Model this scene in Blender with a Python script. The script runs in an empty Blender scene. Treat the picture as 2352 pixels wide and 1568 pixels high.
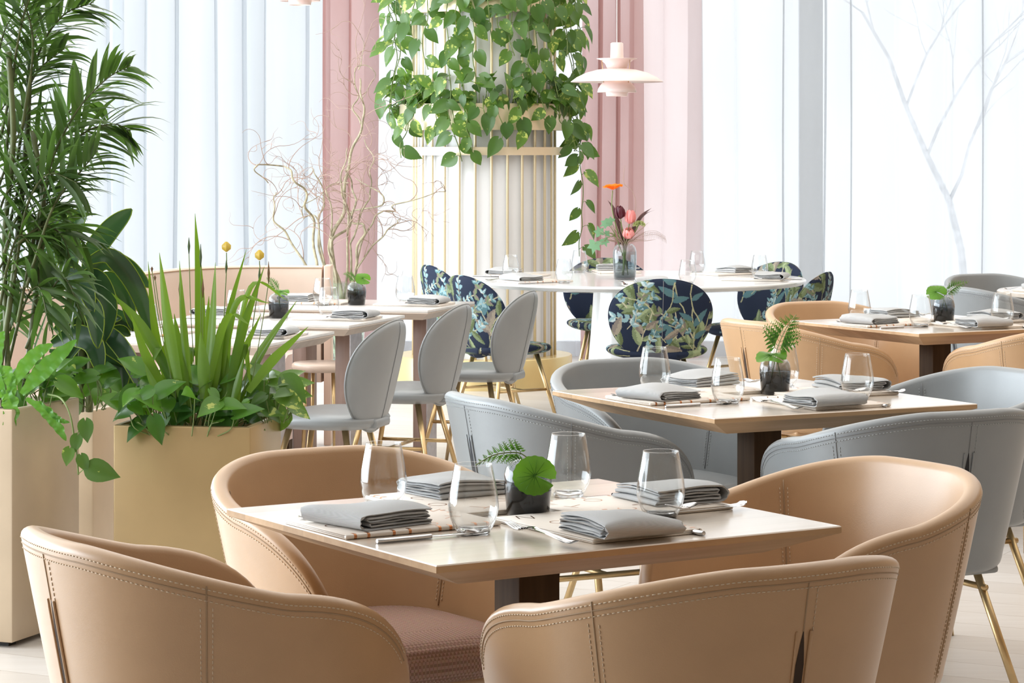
import bpy, bmesh, math, random
import numpy as np
from mathutils import Vector, Matrix

R = math.radians
C = bpy.context.scene.collection
sc = bpy.context.scene
random.seed(7)

# ------------------------------------------------------------------ camera, world, lights, exposure
F_PX, HOR, CAMZ, W, H = 5900.0, 347.0, 1.41, 2352, 1568
cam = bpy.data.cameras.new('camera'); camo = bpy.data.objects.new('camera', cam); C.objects.link(camo)
camo.location = (0, 0, CAMZ); camo.rotation_euler = (R(90), 0, 0)
cam.sensor_width = 36; cam.lens = F_PX / W * 36
cam.shift_y = -(H / 2 - HOR) / W
cam.clip_start = .1; cam.clip_end = 200
sc.camera = camo

wd = bpy.data.worlds.new('sky'); sc.world = wd; wd.use_nodes = True
bg = wd.node_tree.nodes['Background']
bg.inputs[0].default_value = (.93, .965, 1, 1); bg.inputs[1].default_value = 1.72

def area(name, loc, rot, sx, sy, power, col):
    l = bpy.data.lights.new(name, 'AREA'); l.shape = 'RECTANGLE'; l.size = sx; l.size_y = sy
    l.energy = power; l.color = col
    o = bpy.data.objects.new(name, l); C.objects.link(o); o.location = loc; o.rotation_euler = rot
    return o
# daylight through the glazed left side
area('daylight_left', (-6.2, 10.2, 1.75), (0, R(-90), 0), 3.0, 13, 980, (.83, .925, 1))
# fill panel added under the ceiling to brighten the tabletops, no lamps seen there
area('ceiling_fill', (.6, 11, 3.19), (0, 0, 0), 8, 12, 285, (1, .95, .88))

vs = sc.view_settings
vs.view_transform = 'Standard'; vs.look = 'None'; vs.gamma = 1; vs.use_curve_mapping = False
vs.exposure = 0.0
cy = sc.cycles
cy.max_bounces = 10; cy.diffuse_bounces = 4; cy.glossy_bounces = 4; cy.transmission_bounces = 8
cy.transparent_max_bounces = 24; cy.caustics_reflective = False; cy.caustics_refractive = False
cy.sample_clamp_indirect = 4; cy.use_denoising = True

# ------------------------------------------------------------------ helpers
def P(px, py, Y):
    return Vector(((px - W / 2) * Y / F_PX, Y, CAMZ - (py - HOR) * Y / F_PX))
def PZ(px, py, Z):
    Y = F_PX * (CAMZ - Z) / (py - HOR)
    return Vector(((px - W / 2) * Y / F_PX, Y, Z))

class MB:
    def __init__(s): s.v = []; s.f = []; s.r = []; s.smooth = []
    def add(s, vs_, fs, M=None, rnd=0.0, smooth=True):
        o = len(s.v)
        for p in vs_:
            p = Vector(p)
            if M is not None: p = M @ p
            s.v.append(p[:]); s.r.append(rnd)
        for f in fs: s.f.append(tuple(o + i for i in f)); s.smooth.append(smooth)
    def grid(s, fn, nu, nv, M=None, cu=False, cv=False, rnd=0.0, smooth=True):
        vs_ = [fn(i / (nu if cu else nu - 1), j / (nv if cv else nv - 1)) for i in range(nu) for j in range(nv)]
        fs = []
        for i in range(nu if cu else nu - 1):
            for j in range(nv if cv else nv - 1):
                i2, j2 = (i + 1) % nu, (j + 1) % nv
                fs.append((i * nv + j, i2 * nv + j, i2 * nv + j2, i * nv + j2))
        s.add(vs_, fs, M, rnd, smooth)
    def box(s, cx, cy_, cz, sx, sy, sz, M=None, bev=0.0, seg=2, rnd=0.0):
        b = bmesh.new(); bmesh.ops.create_cube(b, size=1)
        bmesh.ops.scale(b, vec=(sx, sy, sz), verts=b.verts)
        if bev > 0: bmesh.ops.bevel(b, geom=b.edges[:], offset=bev, segments=seg, profile=.5, affect='EDGES')
        bmesh.ops.translate(b, vec=(cx, cy_, cz), verts=b.verts)
        b.verts.index_update()
        s.add([v.co.copy() for v in b.verts], [[v.index for v in f.verts] for f in b.faces], M, rnd, bev > 0); b.free()
    def tube(s, pts, rad, n=8, M=None, cap=True, rnd=0.0):
        pts = [Vector(p) for p in pts]; m = len(pts)
        if not hasattr(rad, '__len__'): rad = [rad] * m
        T = []
        for i in range(m):
            t = pts[min(i + 1, m - 1)] - pts[max(i - 1, 0)]
            T.append(t.normalized() if t.length > 1e-9 else Vector((0, 0, 1)))
        up = Vector((0, 0, 1)) if abs(T[0].z) < .9 else Vector((1, 0, 0))
        nrm = T[0].cross(up).normalized(); vs_ = []
        for i in range(m):
            nrm = (nrm - T[i] * nrm.dot(T[i]))
            nrm = nrm.normalized() if nrm.length > 1e-6 else T[i].orthogonal().normalized()
            b = T[i].cross(nrm)
            for k in range(n):
                a = 2 * math.pi * k / n
                vs_.append(pts[i] + (nrm * math.cos(a) + b * math.sin(a)) * rad[i])
        fs = [(i * n + k, i * n + (k + 1) % n, (i + 1) * n + (k + 1) % n, (i + 1) * n + k) for i in range(m - 1) for k in range(n)]
        if cap: fs += [tuple(range(n))[::-1], tuple((m - 1) * n + k for k in range(n))]
        s.add(vs_, fs, M, rnd)
    def lathe(s, prof, n=48, M=None, rnd=0.0):
        vs_ = []; fs = []; m = len(prof)
        for r, z in prof:
            for k in range(n):
                a = 2 * math.pi * k / n; vs_.append((r * math.cos(a), r * math.sin(a), z))
        for i in range(m - 1):
            for k in range(n):
                fs.append((i * n + k, i * n + (k + 1) % n, (i + 1) * n + (k + 1) % n, (i + 1) * n + k))
        s.add(vs_, fs, M, rnd)
    def disc(s, r, z, n=48, M=None, flip=False):
        vs_ = [(r * math.cos(2 * math.pi * k / n), r * math.sin(2 * math.pi * k / n), z) for k in range(n)]
        s.add(vs_, [tuple(range(n))[::-1] if flip else tuple(range(n))], M, 0, False)
    def strip(s, pts, widths, side, fold=0.0, n=5, rnd=0.0, M=None):
        """leaf blade along pts, side = sideways vector (or list), fold = V fold"""
        pts = [Vector(p) for p in pts]; m = len(pts); vs_ = []
        for i in range(m):
            t = (pts[min(i + 1, m - 1)] - pts[max(i - 1, 0)]).normalized()
            sd = Vector(side[i] if isinstance(side, list) else side); sd = (sd - t * sd.dot(t))
            sd = sd.normalized() if sd.length > 1e-6 else t.orthogonal().normalized()
            nn = t.cross(sd)
            for k in range(n):
                q = 2 * k / (n - 1) - 1
                vs_.append(pts[i] + sd * (q * widths[i]) + nn * (abs(q) * fold * widths[i]))
        fs = [(i * n + k, i * n + k + 1, (i + 1) * n + k + 1, (i + 1) * n + k) for i in range(m - 1) for k in range(n - 1)]
        s.add(vs_, fs, M, rnd)
    def mesh(s, name, mat, sharp=None):
        me = bpy.data.meshes.new(name); me.from_pydata(s.v, [], s.f)
        me.polygons.foreach_set('use_smooth', s.smooth)
        a = me.attributes.new('rnd', 'FLOAT', 'POINT'); a.data.foreach_set('value', s.r)
        me.materials.append(mat)
        b = bmesh.new(); b.from_mesh(me); bmesh.ops.recalc_face_normals(b, faces=b.faces[:]); b.to_mesh(me); b.free()
        if sharp: me.set_sharp_from_angle(angle=R(sharp))
        me.update(); return me
    def build(s, name, mat, parent=None, sharp=None):
        o = bpy.data.objects.new(name, s.mesh(name, mat, sharp)); C.objects.link(o)
        if parent is not None: o.parent = parent
        return o

def tag(o, label=None, cat=None, group=None, kind=None):
    if label: o['label'] = label
    if cat: o['category'] = cat
    if group: o['group'] = group
    if kind: o['kind'] = kind
    return o
def thing(name, label, cat, loc=(0, 0, 0), rz=0, group=None):
    o = bpy.data.objects.new(name, None); C.objects.link(o); o.empty_display_size = .1
    o.location = loc; o.rotation_euler = (0, 0, rz)
    return tag(o, label, cat, group)
def dup(root, loc, rz, label, group=None):
    r = root.copy(); C.objects.link(r); r.location = loc; r.rotation_euler = (root.rotation_euler[0], root.rotation_euler[1], rz)
    r['label'] = label
    if group: r['group'] = group
    for ch in list(root.children):
        c = ch.copy(); C.objects.link(c); c.parent = r
        for g in ch.children:
            d = g.copy(); C.objects.link(d); d.parent = c
    return r
def struct(o): o['kind'] = 'structure'; return o
def catmull(pts, n=8):
    pts = [Vector(p) for p in pts]; q = [pts[0] * 2 - pts[1]] + pts + [pts[-1] * 2 - pts[-2]]; out = []
    for i in range(1, len(q) - 2):
        for k in range(n):
            t = k / n; a, b, c, d = q[i - 1], q[i], q[i + 1], q[i + 2]
            out.append(.5 * ((2 * b) + (c - a) * t + (2 * a - 5 * b + 4 * c - d) * t * t + (3 * b - a - 3 * c + d) * t ** 3))
    out.append(pts[-1]); return out
def lerp(a, b, t): return a + (b - a) * t
def interp(x, xs, ys): return float(np.interp(x, xs, ys))
def sstep(a, b, x):
    t = min(1, max(0, (x - a) / (b - a))); return t * t * (3 - 2 * t)

# ------------------------------------------------------------------ materials
def newmat(name):
    m = bpy.data.materials.new(name); m.use_nodes = True
    return m, m.node_tree.nodes, m.node_tree.links, m.node_tree.nodes['Principled BSDF']
def mapping(N, L, scale, coord='Object', rot=(0, 0, 0)):
    t = N.new('ShaderNodeTexCoord'); mp = N.new('ShaderNodeMapping'); L.new(t.outputs[coord], mp.inputs[0])
    mp.inputs['Scale'].default_value = scale; mp.inputs['Rotation'].default_value = rot
    return mp.outputs[0]
def noise(N, L, vec, scale, detail=3, rough=.5):
    n = N.new('ShaderNodeTexNoise'); n.inputs['Scale'].default_value = scale; n.inputs['Detail'].default_value = detail
    n.inputs['Roughness'].default_value = rough
    if vec is not None: L.new(vec, n.inputs['Vector'])
    return n
def ramp(N, L, fac, stops):
    r = N.new('ShaderNodeValToRGB'); e = r.color_ramp.elements
    while len(e) > 1: e.remove(e[-1])
    e[0].position = stops[0][0]; e[0].color = (*stops[0][1], 1)
    for p, c in stops[1:]:
        k = e.new(p); k.color = (*c, 1)
    L.new(fac, r.inputs[0]); return r.outputs[0]
def bump(N, L, h, strength, dist, b):
    n = N.new('ShaderNodeBump'); n.inputs['Strength'].default_value = strength; n.inputs['Distance'].default_value = dist
    L.new(h, n.inputs['Height']); L.new(n.outputs[0], b.inputs['Normal'])
def simple(name, col, rough=.5, metal=0, spec=.5, coat=0, nscale=0, namt=.1, bmp=0):
    m, N, L, b = newmat(name)
    b.inputs['Base Color'].default_value = (*col, 1); b.inputs['Roughness'].default_value = rough
    b.inputs['Metallic'].default_value = metal; b.inputs['Specular IOR Level'].default_value = spec
    b.inputs['Coat Weight'].default_value = coat; b.inputs['Coat Roughness'].default_value = .08
    if nscale:
        n = noise(N, L, mapping(N, L, (1, 1, 1)), nscale)
        L.new(ramp(N, L, n.outputs[0], [(.3, tuple(c * (1 - namt) for c in col)), (.7, tuple(min(1, c * (1 + namt)) for c in col))]), b.inputs['Base Color'])
        if bmp: bump(N, L, n.outputs[0], bmp, .002, b)
    return m
def leather(name, col):
    m, N, L, b = newmat(name)
    v = mapping(N, L, (1, 1, 1)); n = noise(N, L, v, 9, 4)
    L.new(ramp(N, L, n.outputs[0], [(.3, tuple(c * .95 for c in col)), (.7, tuple(min(1, c * 1.04) for c in col))]), b.inputs['Base Color'])
    vo = N.new('ShaderNodeTexVoronoi'); vo.inputs['Scale'].default_value = 420; L.new(v, vo.inputs['Vector'])
    bump(N, L, vo.outputs['Distance'], .12, .0006, b)
    b.inputs['Roughness'].default_value = .42; b.inputs['Specular IOR Level'].default_value = .6
    b.inputs['Coat Weight'].default_value = .4; b.inputs['Coat Roughness'].default_value = .32
    return m
def weave(name, c1, c2, scale):
    m, N, L, b = newmat(name)
    v = mapping(N, L, (scale, scale, scale), rot=(0, 0, R(45)))
    ch = N.new('ShaderNodeTexChecker'); ch.inputs['Scale'].default_value = 1; L.new(v, ch.inputs['Vector'])
    ch.inputs['Color1'].default_value = (*c1, 1); ch.inputs['Color2'].default_value = (*c2, 1)
    n = noise(N, L, v, .8, 2)
    mx = N.new('ShaderNodeMix'); mx.data_type = 'RGBA'; mx.inputs[0].default_value = .25
    L.new(ch.outputs[0], mx.inputs['A']); L.new(n.outputs['Color'], mx.inputs['B']); mx.blend_type = 'SOFT_LIGHT'
    L.new(mx.outputs['Result'], b.inputs['Base Color']); b.inputs['Roughness'].default_value = .9
    b.inputs['Specular IOR Level'].default_value = .2
    bump(N, L, ch.outputs['Fac'], .4, .001, b)
    return m
def wood(name, stops, rough=.25, coat=.0, scale=(3, 40, 40), plank=0, coord='Object', rot=(0, 0, 0), spec=.5, crough=.1):
    m, N, L, b = newmat(name)
    v = mapping(N, L, scale, coord, rot); n = noise(N, L, v, 1.0, 5, .6)
    col = ramp(N, L, n.outputs[0], stops)
    if plank:
        v2 = mapping(N, L, (1, 1, 1), coord, rot); sx = N.new('ShaderNodeSeparateXYZ'); L.new(v2, sx.inputs[0])
        mu = N.new('ShaderNodeMath'); mu.operation = 'MULTIPLY'; mu.inputs[1].default_value = plank; L.new(sx.outputs['Y'], mu.inputs[0])
        fl = N.new('ShaderNodeMath'); fl.operation = 'FLOOR'; L.new(mu.outputs[0], fl.inputs[0])
        wn = N.new('ShaderNodeTexWhiteNoise'); wn.noise_dimensions = '1D'; L.new(fl.outputs[0], wn.inputs['W'])
        mr = N.new('ShaderNodeMapRange'); mr.inputs['To Min'].default_value = .86; mr.inputs['To Max'].default_value = 1.1; L.new(wn.outputs[0], mr.inputs[0])
        mx = N.new('ShaderNodeVectorMath'); mx.operation = 'SCALE'; L.new(col, mx.inputs[0]); L.new(mr.outputs[0], mx.inputs['Scale']); col = mx.outputs[0]
    L.new(col, b.inputs['Base Color']); b.inputs['Roughness'].default_value = rough
    b.inputs['Coat Weight'].default_value = coat; b.inputs['Coat Roughness'].default_value = crough; b.inputs['Coat IOR'].default_value = 1.75 if coat > .5 else 1.5
    b.inputs['Specular IOR Level'].default_value = spec
    return m
def floor_mat():
    m, N, L, b = newmat('whitewashed_oak')
    v = mapping(N, L, (1, 1, 1), rot=(0, 0, R(28)))
    br = N.new('ShaderNodeTexBrick'); L.new(v, br.inputs['Vector']); br.inputs['Scale'].default_value = 1
    br.inputs['Brick Width'].default_value = 1.8; br.inputs['Row Height'].default_value = .19; br.inputs['Mortar Size'].default_value = .0016
    br.inputs['Color1'].default_value = (.62, .575, .53, 1); br.inputs['Color2'].default_value = (.70, .665, .63, 1); br.inputs['Mortar'].default_value = (.40, .34, .28, 1)
    v2 = mapping(N, L, (2, 30, 1), rot=(0, 0, R(28))); n = noise(N, L, v2, 1.2, 5, .6)
    mx = N.new('ShaderNodeMix'); mx.data_type = 'RGBA'; mx.blend_type = 'MULTIPLY'; mx.inputs[0].default_value = .55
    L.new(br.outputs[0], mx.inputs['A']); L.new(ramp(N, L, n.outputs[0], [(.3, (.86, .83, .8)), (.7, (1, 1, 1))]), mx.inputs['B'])
    L.new(mx.outputs['Result'], b.inputs['Base Color']); b.inputs['Roughness'].default_value = .32
    return m
def leafmat(name, c1, c2, trans, tw=.35, vein=None, rough=.32, spots=0):
    """leaf: per leaf tone between c1 and c2, with light passing through"""
    m, N, L, b = newmat(name)
    at = N.new('ShaderNodeAttribute'); at.attribute_name = 'rnd'
    col = ramp(N, L, at.outputs['Fac'], [(0, c1), (1, c2)])
    if spots:
        v = mapping(N, L, (1, 1, 1)); n = noise(N, L, v, 26, 4, .65)
        ad = N.new('ShaderNodeMath'); ad.operation = 'MULTIPLY_ADD'; L.new(at.outputs['Fac'], ad.inputs[0]); ad.inputs[1].default_value = .16; L.new(n.outputs[0], ad.inputs[2])
        msk = ramp(N, L, ad.outputs[0], [(spots, (0, 0, 0)), (spots + .03, (1, 1, 1))])
        mx = N.new('ShaderNodeMix'); mx.data_type = 'RGBA'; L.new(msk, mx.inputs[0]); L.new(col, mx.inputs['A']); mx.inputs['B'].default_value = (.50, .56, .13, 1)
        col = mx.outputs['Result']
    L.new(col, b.inputs['Base Color']); b.inputs['Roughness'].default_value = rough
    tr = N.new('ShaderNodeBsdfTranslucent'); tr.inputs[0].default_value = (*trans, 1)
    ms = N.new('ShaderNodeMixShader'); ms.inputs[0].default_value = tw
    L.new(b.outputs[0], ms.inputs[1]); L.new(tr.outputs[0], ms.inputs[2])
    L.new(ms.outputs[0], N['Material Output'].inputs[0])
    return m
def glassthin(name, col, ior=1.5, zramp=None, edge=0.0):
    """thin blown glass: clear or tinted sheet that mirrors more at grazing angles"""
    m, N, L, b = newmat(name); N.remove(b)
    tr = N.new('ShaderNodeBsdfTransparent'); gl = N.new('ShaderNodeBsdfGlossy'); gl.inputs['Roughness'].default_value = .01
    tr.inputs[0].default_value = (*col, 1)
    if zramp:
        t = N.new('ShaderNodeTexCoord'); sx = N.new('ShaderNodeSeparateXYZ'); L.new(t.outputs['Object'], sx.inputs[0])
        mr = N.new('ShaderNodeMapRange'); mr.inputs['From Max'].default_value = zramp[0]; L.new(sx.outputs['Z'], mr.inputs[0])
        L.new(ramp(N, L, mr.outputs[0], zramp[1]), tr.inputs[0])
    lw = N.new('ShaderNodeLayerWeight'); lw.inputs[0].default_value = .5          # Schlick mirror term, the same from both sides of the sheet
    pw = N.new('ShaderNodeMath'); pw.operation = 'POWER'; pw.inputs[1].default_value = 3.3; L.new(lw.outputs['Facing'], pw.inputs[0])
    fr = N.new('ShaderNodeMath'); fr.operation = 'MULTIPLY_ADD'; L.new(pw.outputs[0], fr.inputs[0]); f0 = ((ior - 1) / (ior + 1)) ** 2; fr.inputs[1].default_value = 1 - f0; fr.inputs[2].default_value = f0
    ms = N.new('ShaderNodeMixShader'); L.new(fr.outputs[0], ms.inputs[0]); L.new(tr.outputs[0], ms.inputs[1]); L.new(gl.outputs[0], ms.inputs[2])
    L.new(ms.outputs[0], N['Material Output'].inputs[0])
    return m
def sheer(name, col, opacity, stripes=0):
    m, N, L, b = newmat(name); N.remove(b)
    tr = N.new('ShaderNodeBsdfTransparent'); tl = N.new('ShaderNodeBsdfTranslucent'); df = N.new('ShaderNodeBsdfDiffuse')
    tl.inputs[0].default_value = (*col, 1); df.inputs[0].default_value = (*col, 1)
    tr.inputs[0].default_value = (*[min(1, .5 + .5 * c) for c in col], 1)
    m1 = N.new('ShaderNodeMixShader'); m1.inputs[0].default_value = .3; L.new(tl.outputs[0], m1.inputs[1]); L.new(df.outputs[0], m1.inputs[2])
    m2 = N.new('ShaderNodeMixShader'); m2.inputs[0].default_value = opacity
    if stripes:
        v = mapping(N, L, (stripes, stripes, .6)); n = noise(N, L, v, 1, 2)
        mr = N.new('ShaderNodeMapRange'); mr.inputs['From Min'].default_value = .3; mr.inputs['From Max'].default_value = .7
        mr.inputs['To Min'].default_value = opacity - .12; mr.inputs['To Max'].default_value = min(1, opacity + .12); L.new(n.outputs[0], mr.inputs[0]); L.new(mr.outputs[0], m2.inputs[0])
    L.new(tr.outputs[0], m2.inputs[1]); L.new(m1.outputs[0], m2.inputs[2]); L.new(m2.outputs[0], N['Material Output'].inputs[0])
    return m
def attrmat(name, attr, rough=.8):
    m, N, L, b = newmat(name); at = N.new('ShaderNodeAttribute'); at.attribute_name = attr
    L.new(at.outputs['Color'], b.inputs['Base Color']); b.inputs['Roughness'].default_value = rough
    b.inputs['Specular IOR Level'].default_value = .25
    n = noise(N, L, mapping(N, L, (1, 1, 1)), 700, 1); bump(N, L, n.outputs[0], .2, .0006, b)
    return m
def emit(name, col, s):
    m, N, L, b = newmat(name); b.inputs['Base Color'].default_value = (*col, 1)
    b.inputs['Emission Color'].default_value = (*col, 1); b.inputs['Emission Strength'].default_value = s
    return m

MT = dict(
    beige=leather('beige_leather', (.535, .328, .172)),
    grey=leather('grey_blue_leather', (.25, .27, .282)),
    beige_seam=simple('beige_seam', (.40, .27, .16), .6), grey_seam=simple('grey_seam', (.20, .21, .22), .6),
    beige_thread=simple('beige_thread', (.74, .6, .44), .6), grey_thread=simple('grey_thread', (.42, .44, .45), .6),
    slit=simple('seam_shadow_gap', (.05, .03, .02), .9), slit_shade_grey=simple('grey_seam_shadow', (.03, .03, .035), .9),  # near-black colours standing for the shade inside the chair back opening
    weave=weave('rose_brown_weave', (.50, .335, .275), (.33, .205, .16), 170),
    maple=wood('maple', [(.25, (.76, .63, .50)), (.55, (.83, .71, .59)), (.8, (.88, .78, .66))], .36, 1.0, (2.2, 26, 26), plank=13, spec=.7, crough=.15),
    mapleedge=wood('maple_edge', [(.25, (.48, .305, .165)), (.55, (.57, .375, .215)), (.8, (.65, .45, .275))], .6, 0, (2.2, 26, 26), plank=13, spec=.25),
    darkwood=wood('dark_walnut', [(.3, (.055, .033, .019)), (.7, (.095, .058, .034))], .6, 0, (30, 30, 2.5), spec=.1),
    roseply=wood('rose_stained_wood', [(.3, (.30, .20, .165)), (.7, (.40, .28, .235))], .4, 0, (30, 30, 2.5)),
    palewood=wood('pale_ash', [(.3, (.70, .55, .45)), (.7, (.80, .66, .56))], .3, .2, (4, 30, 30)),
    brass=simple('brushed_brass', (.62, .45, .235), .34, 1, nscale=30, namt=.08),
    gold=simple('gold_lacquer', (.42, .295, .14), .34, .35, nscale=6, namt=.05),
    goldpale=simple('champagne_lacquer', (.60, .48, .345), .36, .25, nscale=5, namt=.07),
    ring=simple('champagne_metal', (.78, .66, .48), .35, .5, nscale=4, namt=.07),
    plinth=simple('gold_plinth', (.72, .56, .27), .3, .5, nscale=4, namt=.05),
    steel=simple('polished_steel', (.62, .62, .63), .12, 1),
    bsteel=simple('brushed_steel', (.52, .50, .52), .35, 1, nscale=40, namt=.1),
    menu=simple('cream_card', (.80, .72, .64), .5, nscale=40, namt=.02),
    pages=simple('white_pages', (.82, .78, .73), .7), copper=simple('copper_foil', (.55, .24, .11), .3, 1),
    linen=weave('grey_linen', (.56, .565, .57), (.46, .47, .475), 900),
    white=simple('white_lacquer', (.88, .885, .88), .14, 0, .5, .3),
    column=simple('white_panel', (.80, .80, .805), .5, nscale=3, namt=.02),
    wallw=simple('warm_plaster_wall', (.56, .40, .26), .8, nscale=3, namt=.03), ceil=simple('white_ceiling', (.84, .83, .82), .8, nscale=2, namt=.02),
    bench=simple('blush_leather', (.66, .53, .435), .45, nscale=8, namt=.03), benchp=simple('blush_panel', (.70, .52, .42), .5, nscale=8, namt=.03),
    pinkseat=simple('pink_upholstery', (.80, .62, .57), .6, nscale=8, namt=.03),
    blush=simple('blush_enamel', (.84, .68, .64), .42, nscale=5, namt=.02), blushin=simple('white_enamel', (.88, .86, .85), .4),
    marble=wood('pale_limed_top', [(.3, (.74, .70, .66)), (.7, (.82, .79, .76))], .2, .3, (6, 20, 20), spec=.6),
    limed=wood('limed_wood_edge', [(.3, (.58, .47, .38)), (.7, (.68, .57, .48))], .4, 0, (4, 30, 30)),
    clear=glassthin('clear_glass', (.985, .99, .99), 1.52),
    smoke=glassthin('smoked_glass', (.2, .2, .2), 1.5, (.10, [(0, (.2, .195, .195)), (.40, (.36, .365, .38)), (.70, (.74, .76, .78)), (1, (.90, .915, .92))])),
    smokeg=glassthin('grey_glass', (.5, .5, .5), 1.5, (.19, [(0, (.55, .58, .60)), (.3, (.74, .77, .79)), (.75, (.90, .925, .94)), (1, (.93, .95, .955))])),
    tallglass=glassthin('green_tint_glass', (.90, .96, .93), 1.5),
    water=glassthin('water', (.9, .94, .93), 1.33),
    soil=simple('dark_soil', (.02, .016, .012), .95, nscale=60, namt=.4), black=simple('black_rubber', (.015, .015, .015), .6),
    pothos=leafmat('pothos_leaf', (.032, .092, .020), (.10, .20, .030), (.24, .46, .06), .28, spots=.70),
    pothosd=leafmat('pothos_leaf_green', (.022, .085, .016), (.085, .22, .02), (.20, .46, .03), .28, spots=.76),  # greener leaf tone with fewer pale spots
    vine=simple('vine_stem', (.16, .22, .06), .5), palm=leafmat('palm_leaflet', (.028, .056, .026), (.082, .165, .032), (.15, .30, .04), .26, rough=.36),
    cane=simple('palm_cane', (.10, .12, .04), .5, nscale=20, namt=.3),
    drac=leafmat('dracaena_blade', (.018, .048, .024), (.05, .11, .042), (.07, .17, .04), .18, rough=.24), lime=leafmat('lime_leaf_edge', (.30, .42, .03), (.42, .52, .06), (.4, .55, .05), .4),
    iris=leafmat('iris_blade', (.045, .115, .012), (.13, .24, .022), (.27, .47, .025), .34, rough=.35),
    fernleaf=leafmat('nest_fern_blade', (.075, .24, .03), (.14, .36, .045), (.25, .55, .05), .3, rough=.25),
    sprig=leafmat('fern_leaflet', (.04, .13, .02), (.07, .20, .03), (.15, .35, .04), .3), galax=leafmat('galax_leaf', (.07, .20, .01), (.10, .27, .015), (.22, .5, .03), .3),
    bark=simple('willow_bark', (.34, .30, .20), .7, nscale=30, namt=.35), barkt=simple('willow_twig', (.36, .25, .20), .7),
    podg=simple('iris_pod', (.06, .10, .03), .6), podb=simple('dry_brown_pod', (.16, .09, .04), .7), yellow=leafmat('yellow_petal', (.70, .52, .08), (.75, .6, .15), (.8, .6, .1), .3),
    orange=leafmat('orange_petal', (.95, .17, .01), (1, .24, .01), (1, .3, .02), .4, rough=.6), maroon=leafmat('maroon_petal', (.055, .006, .016), (.11, .010, .025), (.2, .01, .03), .15, rough=.4),
    pinkp=leafmat('pink_petal', (.85, .33, .33), (.92, .48, .46), (.95, .4, .35), .35, rough=.6), coral=leafmat('coral_petal', (.85, .16, .12), (.9, .25, .2), (.95, .3, .2), .3),
    hydra=leafmat('pale_green_floret', (.45, .52, .22), (.60, .62, .34), (.6, .65, .3), .3, rough=.7), ivy=leafmat('ivy_leaf', (.10, .23, .12), (.16, .32, .17), (.2, .4, .2), .3),
    burg=leafmat('burgundy_blade', (.12, .06, .06), (.18, .10, .09), (.2, .1, .1), .2),
    sheer=sheer('white_sheer', (.60, .625, .65), .62, 1.3), sheerb=sheer('brighter_white_sheer', (.70, .72, .74), .46, 1.1), pinksheer=sheer('pink_sheer', (.52, .305, .28), .72, 2), pinksheer2=sheer('pale_pink_sheer', (.72, .56, .54), .52, 2),  # second white sheer is a paler, thinner copy, so the right window looks brighter
    floral=attrmat('botanical_print', 'print'), floor=floor_mat(), bulb=emit('warm_bulb', (1, .72, .45), 9),
    pave=simple('pale_paving', (.75, .76, .78), .9, nscale=1, namt=.05), tree=simple('faded_bark', (.80, .80, .82), .9, nscale=9, namt=.2),  # tree bark lightened so its branches fade into the window glare
    frame=simple('window_frame', (.80, .84, .88), .5), rod=simple('champagne_rod', (.80, .68, .46), .42, .55),
)
MT['glassbase'] = (lambda: (lambda t: t[0])(newmat('solid_glass')))()
_b = MT['glassbase'].node_tree.nodes['Principled BSDF']; _b.inputs['Transmission Weight'].default_value = 1; _b.inputs['Roughness'].default_value = 0; _b.inputs['IOR'].default_value = 1.45

# ------------------------------------------------------------------ the setting
mb = MB(); mb.box(.5, 7.35, -.03, 15, 20.9, .06); struct(mb.build('floor', MT['floor']))
mb = MB(); mb.box(.5, 7.35, 3.23, 15, 20.9, .06); struct(mb.build('ceiling', MT['ceil']))
mb = MB(); mb.box(.5, -3.05, 1.6, 15, .1, 3.2); struct(mb.build('wall_behind', MT['wallw']))
mb = MB(); mb.box(-6.4, .2, 1.6, .1, 6.6, 3.2); struct(mb.build('added_wall_left', MT['wallw']))  # unseen, added to keep frontal daylight off camera-facing surfaces
mb = MB(); mb.box(7.05, 7.35, 1.6, .1, 20.9, 3.2); struct(mb.build('added_wall_right', MT['wallw']))  # unseen, added to block daylight from this side and bounce warm light
YW = 17.72
wn = struct(thing('window_1', None, None))
mb = MB()
for px in (-560, 272, 1010, 1862, 2640):
    mb.box((px - 1176) * YW / F_PX, YW, 1.6, .07 if px != 1862 else .16, .07, 3.2)
for z in (.05, 3.17): mb.box(.5, YW, z, 15, .072, .1)
struct(mb.build('window_frame', MT['frame'], wn))
mb = MB(); mb.box(.5, YW, 1.6, 14.9, .008, 3.1); struct(mb.build('window_pane', MT['clear'], wn))

def curtain(name, label, x0, x1, Y, mat, seed, wl=.115, A=.045, z0=.015, z1=3.19):
    rg = random.Random(seed); n = int((x1 - x0) / .010); ph = rg.random() * 6; xs = []; ys = []
    w = wl; A2 = A
    for i in range(n + 1):
        if i % 9 == 0: w = wl * rg.uniform(.55, 1.9); A2 = A * rg.uniform(.35, 1.35)
        ph += 2 * math.pi * .010 / w
        xs.append(x0 + (x1 - x0) * i / n + .95 * A * math.sin(ph + 1.3)); ys.append(Y + A2 * math.sin(ph) + .02 * math.sin(.9 * i * .06 + seed))
    for k in range(3): ys = [ys[0]] + [(ys[i - 1] + 2 * ys[i] + ys[i + 1]) / 4 for i in range(1, n)] + [ys[n]]
    m = MB(); nz = 7
    def fn(u, v):
        i = min(n, int(round(u * n))); z = lerp(z0, z1, v)
        return (xs[i] + .018 * math.sin(i * .07 + 3 * v + seed) * (1 - v), ys[i] * 1.0 + (ys[i] - Y) * .35 * (1 - v), z)
    m.grid(fn, n + 1, nz)
    o = m.build(name, mat); tag(o, label, 'curtain')
    return o
xp = lambda px, Y=17.4: (px - 1176) * Y / F_PX
curtain('sheer_curtain', 'long white sheer curtain across the window left of the dark pink panel', -5.2, xp(752), 17.40, MT['sheer'], 3, .22)
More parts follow.
